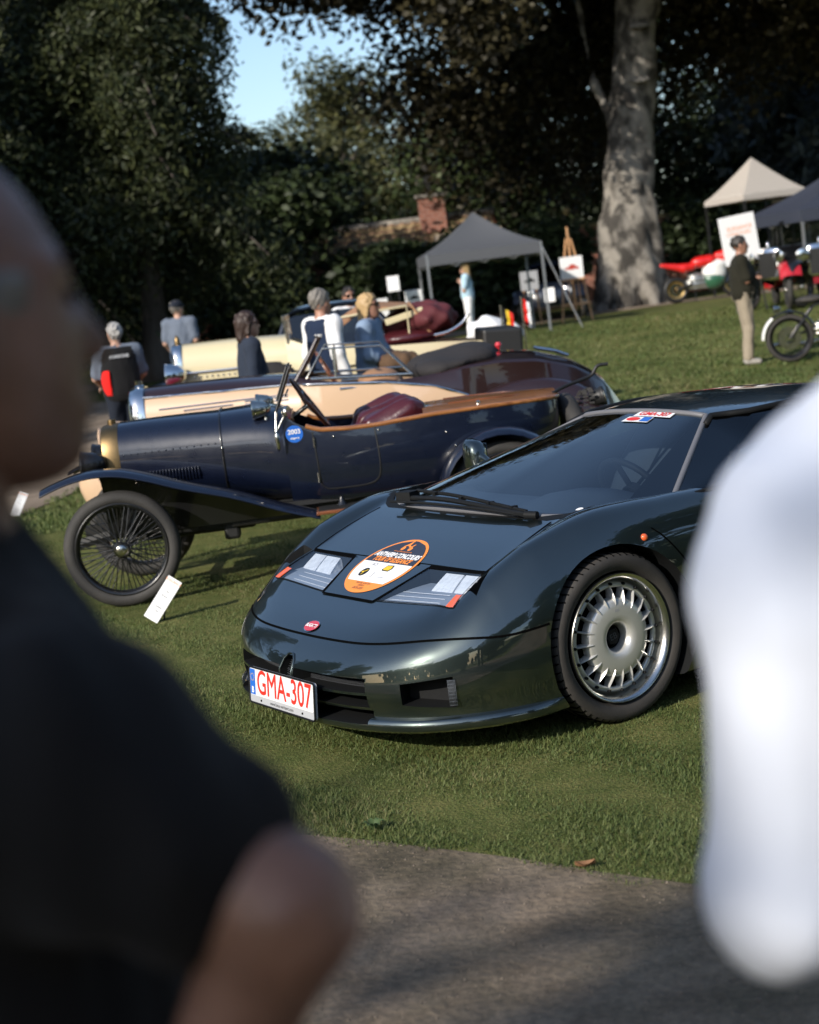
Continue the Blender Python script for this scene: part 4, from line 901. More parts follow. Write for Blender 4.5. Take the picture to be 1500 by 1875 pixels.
# rear deck
mb = MB(); G = []
for x, w_, _ in BW:
    if x < -2.28: G.append([(x, (max(w_-.03,0))*t, bt(x)+.05*(1-t*t)*min(1,(-x-2.2)/.3)*min(1,(3.95+x)/.3)) for t in np.linspace(-1,1,13)])
mb.grid(G); mb.build('rear_deck', 'brown_paint', BR, 60)
V, F = sdf_mesh(lambda P: smin(smin(ell(P,(-2.55,0,1.05),(.34,.60,.12)), ell(P,(-2.72,0,1.09),(.20,.58,.10)), .05), ell(P,(-2.38,0,1.02),(.16,.58,.10)), .05)+.008*np.sin(P[...,1]*13+P[...,0]*9), (-3.0,-.7,.85), (-2.1,.7,1.25), .025)
link('folded_hood', fast_mesh('folded_hood', V, F), 'black_canvas', BR, 180)
V, F = sdf_mesh(lambda P: smin(ell(P,(-1.95,.3,.93),(.2,.28,.14)), ell(P,(-1.95,-.3,.93),(.2,.28,.14)), .03), (-2.2,-.65,.75), (-1.7,.65,1.12), .025); link('seat', fast_mesh('seat', V, F), 'tan_leather', BR, 180)
c = V3((-1.55,.3,1.10)); ax = V3((-.9,0,.43)); u = V3((0,1,0)); v_ = np.cross(ax,u); mb = MB(); mb.tube([c+.2*(cos(t)*u+sin(t)*v_) for t in np.arange(28)*pi/14], .012, 6, closed=True)
for a in (0,pi/2,pi,-pi/2): mb.tube([c, c+.2*(cos(a)*u+sin(a)*v_)], .007, 5)
mb.build('steering_wheel', 'dark_wood', BR, 60)
mb = MB(); mb.box((-1.9,0,.5),(1.4,1.1,.04)); mb.build('floor', 'black_metal', BR, None)
for x, z in ((-2.95,1.14),): 
    mb = MB(); mb.rev([(0,.03),(.02,.025),(.03,0),(.012,-.03),(.012,-.06)], (x,.0,z), (0,0,1), 14); mb.build('filler_cap', 'red_enamel', BR, 50)
for s in (1,-1): mb = MB(); mb.tube([(-3.25,s*.12,1.08),(-3.40,s*.12,1.04),(-3.5,s*.12,.99)], .014, 8); mb.build('luggage_rail', 'chrome', BR, 60)

# ---------------------------------------------------------------- the cream and red tourer
CR = thing('tourer', 'cream vintage tourer with red wings and folded burgundy hood', 'car', (-2.22, 17.7, 0), R_(181))
for x, s in ((.0,1),(.0,-1),(-3.0,1),(-3.0,-1)): wire_wheel(CR, (x, s*.72, .42), .42, .13, 40, s)
mb = MB(); mb.grid([ring_se(x, 0, 1.03, a, b, 28, 4) for x, a, b in ((-.03,.30,.38),(.02,.305,.385),(.07,.29,.375),(.08,.26,.34))], close_v=True, cap=True); r_ = mb.build('radiator', 'chrome', CR, 60)
mb = MB(); mb.rev([(0,.10),(.012,.09),(.03,.05),(.03,.01),(.045,0)], (.02,0,1.41), (0,0,1), 16); mb.build('radiator_mascot', 'brass', r_, 50)
lofted('bonnet', dense([(-.03,.295,.70,1.405,3.2),(-.6,.35,.68,1.40,3.2),(-1.2,.44,.66,1.37,3.4)], 12), 'cream_paint', CR, 36)
for s in (1,-1):
    mb = MB(); mb.tube([(-.03,s*.300,1.10),(-.6,s*.36,1.09),(-1.2,s*.45,1.06)], .014, 6); mb.build('chrome_trim', 'chrome', CR, 60)
    for k in range(14):
        x = -.15-.06*k; mb = MB(); mb.rev([(0,.01),(.008,.008),(.012,0)], (x, s*(.31+.06*k*.1), 1.05-.002*k), (0,s,0), 8); mb.build('bonnet_stud', 'chrome', CR, 60)
    lamp('headlamp', CR, (.12,s*.42,1.10), .13, .2, 'chrome', (1,0,0), 'lamp_white')
    fp = [(.5,.55),(.42,.72),(.25,.90),(.0,.97),(-.25,.92),(-.6,.72),(-.95,.52),(-1.3,.45)]; wing('front_mudguard', fp, s*.52, s*.86, 'red_paint', CR, .01, .03, .05)
    rp = [(-3.0+.52*cos(a), .48+.52*sin(a)) for a in np.linspace(R_(-5),R_(185),16)]; wing('rear_mudguard', rp, s*.56, s*.88, 'bright_red', CR, .012, .03, .02)
    mb = MB(); mb.box((-1.6,s*.70,.45),(1.2,.3,.03)); mb.build('running_board', 'black_metal', CR, None)
    TWC = dense([(-1.15,.46,0),(-1.6,.58,0),(-2.2,.62,0),(-2.8,.60,0),(-3.2,.5,0)], 20); G = []
    for x, w_, _ in TWC:
        zt = np.interp(-x, [1.15,1.5,2.2,2.8,3.2], [1.34,1.18,1.13,1.10,1.06]); G.append([(x, s*(w_+d), .55+(zt-.55)*t) for t, d in ((1,-.01),(.95,0),(.6,.03),(.3,.02),(0,-.04))])
    mb = MB(); mb.grid(G); mb.build('side_panel', 'cream_paint', CR, 60)
    mb = MB(); mb.tube([(x, s*(w_+.03), .98-.02*i/20) for i, (x, w_, _) in enumerate(TWC)], .012, 6); mb.build('body_moulding', 'black_enamel', CR, 60)
    mb = MB(); mb.tube([(-1.18,s*.46,1.28),(-1.16,s*.46,1.55)], .018, 8); mb.rev([(0,.03),(.026,.02),(.026,-.03)], (-1.16,s*.46,1.55), (0,0,1), 10); mb.build('windscreen_post', 'nickel', CR, 60)
    V, F = sdf_mesh(lambda P: ell(P,(-.95,0,.78),(.36,.10,.36)), (-1.4,-.2,.35), (-.5,.2,1.2), .04); V[:,1] += .68; V[:,1] *= s; link('spare_wheel_cover', fast_mesh('sc', V, F), 'black_canvas', CR, 180)
mb = MB(); mb.box((-1.5,0,.62),(3.2,.9,.12)); mb.build('chassis', 'red_paint', CR, None)
mb = MB(); mb.box((-1.17,0,1.33),(.02,.9,.10)); mb.build('scuttle_top', 'navy_paint', CR, None)
# open rear cowl panels lined in tan, with a frame
mb = MB(); mb.add([(-1.62,.52,1.33),(-1.62,-.5,1.40),(-2.02,-.48,1.62),(-2.02,.50,1.56)], [(0,1,2,3)]); mb.add([(-2.02,.50,1.56),(-2.02,-.48,1.62),(-2.5,-.48,1.54),(-2.5,.50,1.50)], [(0,1,2,3)])
o = mb.build('cowl_panel', 'tan_leather', CR, None); md = o.modifiers.new('s', 'SOLIDIFY'); md.thickness = .02
mb = MB(); mb.add([(-2.5,.5,1.5),(-2.5,-.48,1.54),(-2.66,-.48,1.2),(-2.66,.5,1.2)], [(0,1,2,3)]); o = mb.build('cowl_panel', 'tan_leather', CR, None); md = o.modifiers.new('s', 'SOLIDIFY'); md.thickness = .02
mb = MB(); mb.tube([(-1.6,.53,1.15),(-1.6,.53,1.47),(-2.45,.53,1.52),(-2.45,.53,1.15)], .016, 6); mb.tube([(-2.0,.53,1.15),(-2.0,.53,1.5)], .016, 6); mb.build('window_frame', 'cream_paint', CR, 60)
V, F = sdf_mesh(lambda P: smin(smin(caps(P,(-2.65,.0,1.34),(-3.05,.0,1.42),.13,.16), ell(P,(-3.05,.3,1.38),(.26,.3,.16)), .08), ell(P,(-2.95,-.25,1.42),(.3,.3,.15)), .08)+.018*np.sin(P[...,0]*26+P[...,1]*11)*np.sin(P[...,2]*24), (-3.5,-.7,1.05), (-2.3,.8,1.75), .03)
V[:,0] += .34; V[:,2] -= .03; link('folded_hood', fast_mesh('fh', V, F), 'burgundy_canvas', CR, 180)
V, F = sdf_mesh(lambda P: ell(P,(-2.75,.2,1.18),(.4,.4,.1)), (-3.3,-.3,1.0), (-2.2,.7,1.4), .03); V[:,0] += .3; link('seat', fast_mesh('seat', V, F), 'burgundy_leather', CR, 180)
mb = MB(); mb.box((-2.42,.45,1.41),(.42,.04,.07),ry=R_(12)); mb.build('hood_bow', 'cream_paint', CR, None, bevel=.01)
mb = MB(); mb.tube(catmull([(-2.70,.64,1.18),(-2.85,.66,1.20),(-3.0,.66,1.27),(-3.08,.66,1.36)], 14), .018, 8); mb.build('hood_iron', 'chrome', CR, 60)
mb = MB(); mb.box((-3.40,0,.90),(.42,1.2,.52),ry=R_(-3)); mb.build('trunk', 'black_metal', CR, None, bevel=.03)

# ---------------------------------------------------------------- people
mat('skin', (.42,.24,.17), .5, sss=.12, col2=(.48,.29,.21), scale=9); mat('skin_tan', (.29,.145,.092), .45, sss=.1, col2=(.38,.20,.14), scale=14, bump=.15, bscale=60)
def cloth(name, c, **k): return mat(name, c, .9, sheen=.03, spec=.25, bump=k.pop('bump',.25), bscale=k.pop('bscale',28), **k)
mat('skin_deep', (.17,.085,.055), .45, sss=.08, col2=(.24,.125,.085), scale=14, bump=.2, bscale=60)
cloth('black_cotton', (.0055,.005,.005), bump=.3, bscale=9); cloth('white_cotton', (.66,.70,.79), bump=.12, bscale=5); cloth('olive_knit', (.016,.015,.009)); cloth('khaki', (.28,.235,.175), bscale=9, bump=.5)
cloth('navy_shirt', (.022,.030,.048), bscale=9, bump=.4); cloth('navy_wool', (.012,.022,.05)); cloth('bright_white', (.78,.78,.78), bscale=12); cloth('denim', (.025,.045,.085)); cloth('pale_denim', (.22,.30,.42), bscale=10, bump=.5)
cloth('grey_cotton', (.13,.155,.20), bscale=12); cloth('vest_black', (.008,.008,.009)); cloth('vest_red', (.75,.015,.012)); cloth('sky_cotton', (.42,.60,.72)); cloth('dark_jeans', (.012,.016,.026)); cloth('brown_bag', (.10,.06,.035), bump=.6, bscale=6)
for n_, c_ in (('hair_grey',(.17,.155,.135)),('hair_brown',(.030,.015,.010)),('hair_blond',(.42,.28,.13)),('hair_dark',(.02,.016,.013)),('hair_white',(.33,.32,.31))): mat(n_, c_, .5, bump=.8, bscale=45, stretch=(1,1,.25))
mat('sole_dark', (.02,.017,.015), .6); mat('shoe_light', (.30,.28,.25), .6); mat('lens_black', (.004,.004,.005), .08)
def lerp(a, b, t): return V3(a)*(1-t)+V3(b)*t
def person(label, pos, yaw, H=1.75, top='grey_cotton', legs='denim', hair='hair_grey', hair_style='short', skin='skin', arms=None, sleeve=.5, head_yaw=0., head_tilt=0., lean=0., res=.02, stance=.10,
           vest=None, shades=False, shoes='sole_dark', fat=1., cap=None, hres=.011, shoulder_drop=0., fingers=True, hem=.88, group=None, roll=0., puff=0., extra=()):
    k = H/1.75; T = thing('person', label, 'person', pos, yaw, group)
    if roll: T.rotation_euler[1] = roll
    J = dict(pel=(0,0,.95), ch=(lean*.5,0,1.26), nk=(lean*.8,0,1.47), hd=(lean+.015,0,1.615))
    for s, n in ((1,'L'),(-1,'R')):
        J['sh'+n] = (lean*.75, s*.185*fat**.5, 1.415-shoulder_drop); J['el'+n] = (lean*.5-.03, s*.235*fat**.5, 1.14); J['wr'+n] = (lean*.5+.06, s*.235*fat**.5, .90)
        J['hp'+n] = (0, s*.095, .92); J['kn'+n] = (.02, s*stance, .50); J['an'+n] = (-.02, s*(stance+.01), .085)
    if arms: J.update(arms)
    J = {a: V3(b)*k for a, b in J.items()}
    hd = J['hd']; ca, sa = cos(head_yaw), sin(head_yaw); ct, st_ = cos(head_tilt), sin(head_tilt)
    def toh(P):  # world -> head frame (x forward)
        Q = (P-hd)/k; x = Q[...,0]*ca+Q[...,1]*sa; y = -Q[...,0]*sa+Q[...,1]*ca; z = Q[...,2]; return np.stack([x*ct+z*st_, y, -x*st_+z*ct], -1)
    def head(P):
        Q = toh(P)
        d = smin(ell(Q,(-.012,0,.03),(.098,.078,.098)), ell(Q,(.022,0,-.045),(.068,.060,.078)), .05)
        d = smin(d, ell(Q,(.062,0,-.098),(.026,.026,.020)), .03)
        d = smin(d, caps(Q,(.088,0,.012),(.108,0,-.028),.009,.014), .015); d = smin(d, ell(Q,(.083,0,-.068),(.018,.026,.011)), .012)
        for s in (1,-1):
            d = smin(d, ell(Q,(-.005,s*.080,-.005),(.018,.010,.032)), .008); d = smin(d, caps(Q,(.080,s*.012,.032),(.066,s*.050,.030),.010,.008), .012)
            d = np.maximum(d, -ell(Q,(.094,s*.031,.008),(.018,.017,.011)))
        return d*k
    def torso(P, g=0.):
        f = fat
        def E(c, r): return ell(P, V3(c)*k, (V3(r)+g)*k)
        d = smin(E(J['pel']/k+np.array([0,0,.02]), (.115*f,.155*f,.14)), E(J['ch']/k, (.112*f,.160*f,.20)), .10*k)
        d = smin(d, E((J['pel']/k+J['ch']/k)/2+np.array([.02*f,0,0]), (.105*f**1.4,.145*f,.16)), .10*k)
        d = smin(d, caps(P, J['shL'], J['shR'], (.058+g)*k, (.058+g)*k), .07*k)
        return d
    def arm(P, n, g=0., t1=1., fore=True, up=1.):
        sh, el, wr = J['sh'+n], J['el'+n], J['wr'+n]
        if up < 1: return caps(P, sh, lerp(sh,el,up), (.056+g)*k, (.048+g)*k)
        d = caps(P, sh, el, (.054+g)*k, (.041+g)*k)
        if fore: d = smin(d, caps(P, el, lerp(el,wr,t1), (.041+g)*k, (.041-.014*t1+g)*k), .02*k)
        return d
    def leg(P, n, g=0., up=False):
        d = caps(P, J['hp'+n], J['kn'+n], (.086+g)*k, (.056+g)*k)
        return smin(d, caps(P, J['kn'+n], J['an'+n], (.056+g)*k, (.040+g)*k), .03*k)
    fd = np.random.default_rng(int(abs(pos[0]*100+pos[1]*10))).normal(size=(7,3))*np.array([1.2,1.2,.55]); fp_ = np.arange(7)*1.7
    def folds(P, a, q=1.): return a*k*.8*sum(np.sin((P@(fd[i]*22*q*(1+.25*i)))+fp_[i]+1.5*np.sin(P@fd[(i+3)%7]*8)) for i in range(7))/2.2
    def body(P):
        d = torso(P); d = smin(d, caps(P, J['nk']-np.array([0,0,.05*k]), hd-np.array([.01,0,.06*k]), .058*k, .052*k), .04*k); d = smin(d, ell(P, hd, (.07*k,.06*k,.09*k)), .02*k)
        for n in 'LR':
            d = smin(d, arm(P,n), .03*k); d = smin(d, leg(P,n), .03*k)
            d = smin(d, caps(P, J['an'+n], J['an'+n]+np.array([.12*k,0,-.045*k]), .04*k, .03*k), .02*k)
        return d
    allp = V3(list(J.values())); lo, hi = allp.min(0)-.2*k, allp.max(0)+np.array([.2,.2,.2])*k; lo[2] = -.02; hi[2] = hd[2]+.12*k
    V, F = sdf_mesh(body, lo, hi, res); V2, F2 = sdf_mesh(head, hd-.16*k, hd+.16*k, hres)
    Vs = [V, V2]; Fs = [F, F2+len(V)]; base = len(V)+len(V2)
    for n, s in (('L',1),('R',-1)):
        wr, el = J['wr'+n], J['el'+n]; d = wr-el; d /= np.linalg.norm(d); b = np.cross(d, [0,0,1.]); 
        if np.linalg.norm(b) < .3: b = np.cross(d, [1.,0,0])
        b /= np.linalg.norm(b); c = np.cross(d, b); mb = MB()
        mb.grid([[wr+d*t*k+b*w_*k*cos(q)+c*h*k*sin(q) for q in np.arange(10)*pi/5] for t, w_, h in ((-.02,.026,.026),(.02,.034,.018),(.06,.042,.016),(.09,.040,.014),(.098,.03,.010))], close_v=True, cap=True)
        if fingers:
            for f_, (o_, ln) in enumerate(((-.030,.062),(-.010,.074),(.010,.078),(.029,.070))):
                p0 = wr+d*.085*k+b*o_*k; mb.tube([p0, p0+d*ln*.45*k+c*.004*k, p0+d*ln*.75*k+c*.018*k, p0+d*ln*.9*k+c*.036*k], [.009*k,.009*k,.0085*k,.007*k], 6)
            p0 = wr+d*.03*k-b*.03*k; mb.tube([p0, p0+d*.03*k-b*.026*k+c*.01*k, p0+d*.062*k-b*.034*k+c*.022*k], [.012*k,.011*k,.008*k], 6)
        Q = [f for f in mb.f if len(f) == 4]; caps_ = [f for f in mb.f if len(f) != 4]
        for f in caps_:
            for i in range(1, len(f)-2, 2): Q.append((f[0],f[i],f[i+1],f[i+2]))
        Vs.append(V3(mb.v)); Fs.append(np.array(Q)+base); base += len(mb.v)
    link('body', fast_mesh('body', np.vstack(Vs), np.vstack(Fs)), skin, T, 180)
    # eyes and mouth
    def fromh(q):
        x, y, z = q; x, z = x*ct-z*st_, x*st_+z*ct; return hd+k*np.array([x*ca-y*sa, x*sa+y*ca, z])
    def oval(nm, c, ry, rz, m): mb = MB(); mb.add([fromh((c[0]+.001*(i%2), c[1]+ry*cos(i*pi/4), c[2]+rz*sin(i*pi/4))) for i in range(8)], [tuple(range(8))]); mb.build(nm, m, T, None, fix=False)
    for s in (1,-1): oval('eye', (.086,s*.031,.008), .013, .006, 'hair_dark'); oval('eyebrow', (.089,s*.031,.034), .018, .004, 'hair_dark')
    oval('mouth', (.099,0,-.068), .018, .003, 'hair_brown')
    if shades:
        mb = MB()
        for s in (1,-1):
            mb.grid([[fromh((.104-.012*abs(a), s*(.034+.027*a), .010+.021*b)) for a in (-1,-.4,.4,1)] for b in (-1,-.3,.4,1)])
            mb.tube([fromh((.094,s*.062,.018)), fromh((.03,s*.082,.016)), fromh((-.01,s*.084,.006))], .004*k, 5)
        mb.tube([fromh((.103,-.012,.018)), fromh((.103,.012,.018))], .004*k, 5); mb.build('sunglasses', 'lens_black', T, 60, fix=False)
    # hair
    if hair_style != 'none':
        def hairf(P):
            Q = toh(P); d = ell(Q,(-.016,0,.036),(.107,.087,.104))+.005*np.sin(Q[...,2]*70+Q[...,1]*60+3*np.sin(Q[...,0]*40))+.005*np.sin(Q[...,1]*90+Q[...,0]*70+2*np.sin(Q[...,2]*50))
            cut = Q[...,0]-.045-.55*np.maximum(Q[...,2]-.02,0)  # face opening
            d = np.maximum(d, np.minimum(cut, .075-Q[...,2]*1.0)); d = np.maximum(d, -.055-Q[...,2]+.5*np.maximum(Q[...,0],0)) if hair_style == 'short' else d
            if hair_style == 'bald': d = np.maximum(d, np.abs(Q[...,2]+.005)-.035)
            if hair_style in ('bob','long'):
                ln = {'bob':-.12,'long':-.22}[hair_style] if hair_style != 'xlong' else -.3
                e = caps(Q,(-.045,0,.02),(-.065,0,ln),.080,.062)*1.0; e = np.maximum(e, Q[...,0]-.03); e = smin(e, caps(Q,(.0,.075,.0),(-.02,.078,ln+.03),.024,.018), .02); e = smin(e, caps(Q,(.0,-.075,.0),(-.02,-.078,ln+.03),.024,.018), .02)
                d = smin(d, e+.003*np.sin(Q[...,1]*190), .02)
            return d*k
        hl = .3*k if hair_style in ('bob','long') else .16*k
        V, F = sdf_mesh(hairf, hd-np.array([.18*k,.18*k,hl]), hd+.17*k, hres); link('hair', fast_mesh('hair', V, F), hair, T, 180)
    if cap:
        V, F = sdf_mesh(lambda P: (lambda Q: np.minimum(np.maximum(ell(Q,(-.012,0,.045),(.116,.096,.098)), .035-Q[...,2]), np.maximum(ell(Q,(.10,0,.045),(.085,.075,.012)), -Q[...,0]+.05))*k)(toh(P)), hd-.17*k, hd+.22*k, hres); link('cap', fast_mesh('cap', V, F), cap, T, 180)
    # clothes
    def shirt(P):
        d = torso(P, .016)
        for n in 'LR':
            if sleeve > 0:
                a = arm(P, n, .020+puff, t1=max(.05,(sleeve-.5)*2*.97), fore=sleeve > .55, up=min(1., sleeve/.5*.92) if sleeve <= .55 else 1.)
                d = smin(d, a, .05*k)
        d = smin(d, caps(P, J['nk']-np.array([0,0,.09*k]), J['nk']-np.array([0,0,.02*k]), .09*k, .072*k), .03*k)
        for a_, b_, r_, q_ in extra: d = smin(d, caps(P, V3(a_)*k, V3(b_)*k, r_*k, q_*k), .03*k)
        d = d+folds(P, .0045); return np.maximum(np.maximum(d, hem*k-P[...,2]), -caps(P, J['nk'], hd, .062*k, .05*k))
    V, F = sdf_mesh(shirt, lo, hi, res*.9); link('shirt', fast_mesh('shirt', V, F), top, T, 180)
    if vest:
        def vestf(P):
            d = np.maximum(np.maximum(torso(P,.028)+folds(P,.003), (hem-.01)*k-P[...,2]), P[...,2]-1.47*k)
            for n in 'LR': d = np.maximum(d, -arm(P, n, .030))
            return np.maximum(d, -caps(P, J['nk'], hd, .075*k, .06*k))
        V, F = sdf_mesh(vestf, lo, hi, res*.8); link('waistcoat', fast_mesh('waistcoat', V, F), vest, T, 180)
    def trousers(P):
        d = np.maximum(torso(P,.012), P[...,2]-(hem+.12)*k)
        for n in 'LR': d = smin(d, leg(P, n, .020), .03*k)
        return np.maximum(d+folds(P,.006,.8), .07*k-P[...,2])
    V, F = sdf_mesh(trousers, lo, np.array([hi[0],hi[1],1.15*k]), res*.9); link('trousers', fast_mesh('trousers', V, F), legs, T, 180)
    V, F = sdf_mesh(lambda P: np.maximum(np.minimum(caps(P,J['anL']+np.array([-.02*k,0,-.03*k]),J['anL']+np.array([.14*k,.01,-.045*k]),.048*k,.040*k), caps(P,J['anR']+np.array([-.02*k,0,-.03*k]),J['anR']+np.array([.14*k,-.01,-.045*k]),.048*k,.040*k)), .004-P[...,2]), np.array([lo[0]-.05,lo[1],-.02]), np.array([hi[0]+.1,hi[1],.2]), .016); link('shoes', fast_mesh('shoes', V, F), shoes, T, 180)
    return T, J, fromh
crossed = dict(elL=(.05,.235,1.15), wrL=(.165,-.03,1.17), elR=(.05,-.235,1.14), wrR=(.16,-.02,1.20))
tz = lambda x, y: float(terrain(x, y))
# foreground, both seen from behind and close to the lens
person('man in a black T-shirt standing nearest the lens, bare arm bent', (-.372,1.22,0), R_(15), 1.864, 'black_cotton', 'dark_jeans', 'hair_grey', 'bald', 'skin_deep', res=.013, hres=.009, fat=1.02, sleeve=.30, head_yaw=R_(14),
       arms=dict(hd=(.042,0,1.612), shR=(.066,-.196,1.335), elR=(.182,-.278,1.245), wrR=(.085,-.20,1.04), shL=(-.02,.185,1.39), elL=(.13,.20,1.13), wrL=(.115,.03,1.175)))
person('person in a pale shirt, arm bent, blurred at the right edge', (.575,1.27,0), R_(95), 1.84, 'white_cotton', 'dark_jeans', 'hair_dark', 'short', 'skin', res=.013, hres=.011, fat=1.02, sleeve=.95,
       extra=[((-.002,.252,1.415),(.0,.115,1.525),.068,.070),((-.002,.258,1.34),(-.004,.306,1.13),.083,.026)], arms=dict(shL=(0,.245,1.385), elL=(-.004,.300,1.135), wrL=(.17,.17,1.15), elR=(.03,-.26,1.12), wrR=(.22,-.1,1.16)))
# among the cars
T, J, fh = person('man in a black and red waistcoat with grey sleeves at the far left', (-2.98,18.2,tz(-3,18.2)), R_(105), 1.74, 'grey_cotton', 'dark_jeans', 'hair_white', 'short', 'skin', vest='vest_black', fat=1.12, sleeve=.45, head_tilt=.25, head_yaw=.3, arms=dict(elR=(.10,-.27,1.15), wrR=(.22,-.20,1.05), elL=(.08,.27,1.15), wrL=(.2,.2,1.05)))
V, F = sdf_mesh(lambda P: np.maximum(np.maximum(ell(P,(0,.10,1.1),(.165,.115,.27)), np.abs(P[...,2]-1.08)-.14), .125-P[...,1]), (-.2,.0,.8), (.2,.3,1.4), .018); link('side_panel', fast_mesh('sp', V, F), 'vest_red', T, 180)
me = text_mesh('PORSCHE', .062, bold=.004); me.transform(Matrix.Translation((-.158,0,1.36)) @ Matrix(((0,0,-1,0),(-1,0,0,0),(0,1,0,0),(0,0,0,1))) @ Matrix.Diagonal((.8,.7,1,1))); link('back_lettering', me, 'grey_print', T)
person('man in a grey T-shirt and flat cap with a shoulder strap, standing under the conifers', (-3.05,24.6,tz(-3,24.6)), R_(80), 1.77, 'grey_cotton', 'denim', 'hair_grey', 'short', 'skin', cap='dark_jeans', sleeve=.42, head_yaw=-.5, arms=dict(wrL=(.16,.2,.98), wrR=(.16,-.2,.98)))
person('woman with long brown hair in a dark blue shirt beside the roadster', (-1.27,15.15,0), R_(14), 1.68, 'navy_shirt', 'dark_jeans', 'hair_brown', 'bob', 'skin', sleeve=.98, shades=True, arms=dict(elL=(-.02,.24,1.13), wrL=(.10,.18,.92)))
person('grey-haired man in a navy waistcoat over a white shirt', (-.60,15.75,0), R_(38), 1.80, 'bright_white', 'denim', 'hair_grey', 'short', 'skin_tan', vest='navy_wool', sleeve=.98, head_yaw=.15)
T, J, fh = person('blond woman in sunglasses and a faded denim jacket leaning on the tourer', (-.20,16.1,0), R_(-12), 1.70, 'pale_denim', 'dark_jeans', 'hair_blond', 'bob', 'skin_tan', sleeve=.62, shades=True, lean=.05, fat=1.1, arms=dict(elL=(.10,.24,1.16), wrL=(.30,.06,1.10), elR=(.06,-.25,1.13), wrR=(.30,-.10,1.02)))
V, F = sdf_mesh(lambda P: smin(ell(P,(.20,-.02,1.02),(.22,.16,.11)), caps(P,(.05,.1,.95),(.38,-.1,1.0),.06,.05), .05)+.012*np.sin(P[...,0]*40)*np.sin(P[...,1]*33), (-.1,-.3,.8), (.5,.3,1.25), .02)
o = link('jacket', fast_mesh('j', V, F), 'brown_bag', None, 180); o.location = (-.12,15.95,-.02); tag(o, 'crumpled brown jacket held in front of the blond woman', 'jacket')
person('man in sunglasses whose head shows above the dark saloon', (-.44,21.9,tz(-.4,22)), R_(-70), 1.74, 'bright_white', 'dark_jeans', 'hair_dark', 'short', 'skin_tan', shades=True)
T, J, fh = person('girl with long blond hair in a light blue T-shirt and white trousers', (1.72,33.2,tz(1.7,33.2)), R_(172), 1.58, 'sky_cotton', 'bright_white', 'hair_blond', 'long', 'skin', sleeve=.36, arms=dict(elL=(.06,.2,1.12), wrL=(.12,.06,1.30)))
person('man in a dark olive polo and khaki trousers with folded arms on the lawn', (4.86,22.3,tz(4.8,22.3)), R_(-8), 1.75, 'olive_knit', 'khaki', 'hair_dark', 'short', 'skin_tan', sleeve=.46, fat=1.32, arms=crossed, shoes='shoe_light', res=.016, stance=.075)

# ---------------------------------------------------------------- other vehicles
mat('dark_blue_paint', (.008,.012,.022), .3, coat=1.); mat('silver_tank', (.5,.5,.48), .3, .8); mat('gold_rim', (.42,.28,.10), .35, .8); mat('moto_red', (.62,.015,.012), .3, coat=1.); mat('moto_green', (.03,.11,.06), .3, coat=.8); mat('gloss_white', (.75,.75,.73), .3, coat=.6)
# dark saloon behind the tourer: only its roof and windows rise above it
SA = thing('saloon', 'dark blue saloon car behind the cream tourer', 'car', (-2.75,20.6,tz(-1,20.6)), R_(181))
def simple_car(T, body_m, L=4.2, belt=.95, top=1.45, w=.72, roof=((-1.3,-1.55),(-2.9,-2.6)), wheel_r=.35):
    lofted('body', dense([(.55,.30,.35,.60,2.6),(.45,.5,.3,.78,3),(.1,.62,.26,.90,3.2),(-.8,w,.25,belt,3.4),(-1.6,w+.04,.25,belt+.03,3.6),(-2.6,w+.04,.25,belt+.02,3.6),(-3.2,w-.04,.28,belt-.08,3.2),(-3.6,w-.2,.35,.7,2.8)], 30), body_m, T, 36)
    (a0,a1),(b0,b1) = roof; G = []
    for t in np.linspace(0,1,9):
        ww = (w-.02)*(1-.22*t); x0, x1 = a0+(a1-a0)*t, b0+(b1-b0)*t; G.append([(x0,-ww,belt+(top-.12-belt)*t),(x0+.06*(1-t),0,belt+(top-.12-belt)*t),(x0,ww,belt+(top-.12-belt)*t),(x1,ww,belt+(top-.12-belt)*t),(x1-.06,0,belt+(top-.12-belt)*t),(x1,-ww,belt+(top-.12-belt)*t)])
    mb = MB(); mb.grid(G, close_v=True); mb.build('window_band', 'dark_glass', T, 30)
    mb = MB(); G = []
    for x in np.linspace(a1+.04, b1-.04, 12):
        u = (x-a1)/(b1-a1); h = top-.11+.11*math.sqrt(max(0,1-(2*u-1)**4)); G.append([(x, (w-.15)*y, h-.05*abs(y)**3) for y in np.linspace(-1,1,11)])
    mb.grid(G); mb.grid(V3(G)-np.array([0,0,.03])); mb.build('roof', body_m, T, 60)
    for s in (1,-1):
        for x in (0,-2.6): wire_wheel(T, (x,s*(w+.02),wheel_r), wheel_r, .12, 32, s)
        for (x0, x1) in ((a0-.05,a1),(b0,b1),((a0+b0)/2-.1,(a1+b1)/2-.1)):
            mb = MB(); mb.tube([(x0,s*(w-.015),belt),(x1,s*(w-.02)*.785,top-.12)], .025, 6); mb.build('roof_pillar', body_m, T, 60)
        lamp('headlamp', T, (.45,s*.42,.68), .09, .15, 'chrome', (1,0,0), 'lamp_white'); wing('mudguard', [(.45,.5),(.25,.72),(0,.78),(-.3,.7),(-.7,.42)], s*(w-.2), s*(w+.14), body_m, T)
simple_car(SA, 'dark_blue_paint', top=1.62, belt=1.05)
# dark blue car under the gazebo with a sheet of paper on it
SB = thing('parked_car', 'small dark blue car with a sheet of paper, next to the grey gazebo', 'car', (3.95,38.9,.5), R_(262)); simple_car(SB, 'dark_blue_paint', top=1.42, belt=.9)
mb = MB(); mb.box((.66,.0,.62),(.01,.24,.33),ry=R_(-12)); mb.build('paper_notice', 'white_print', SB, None)
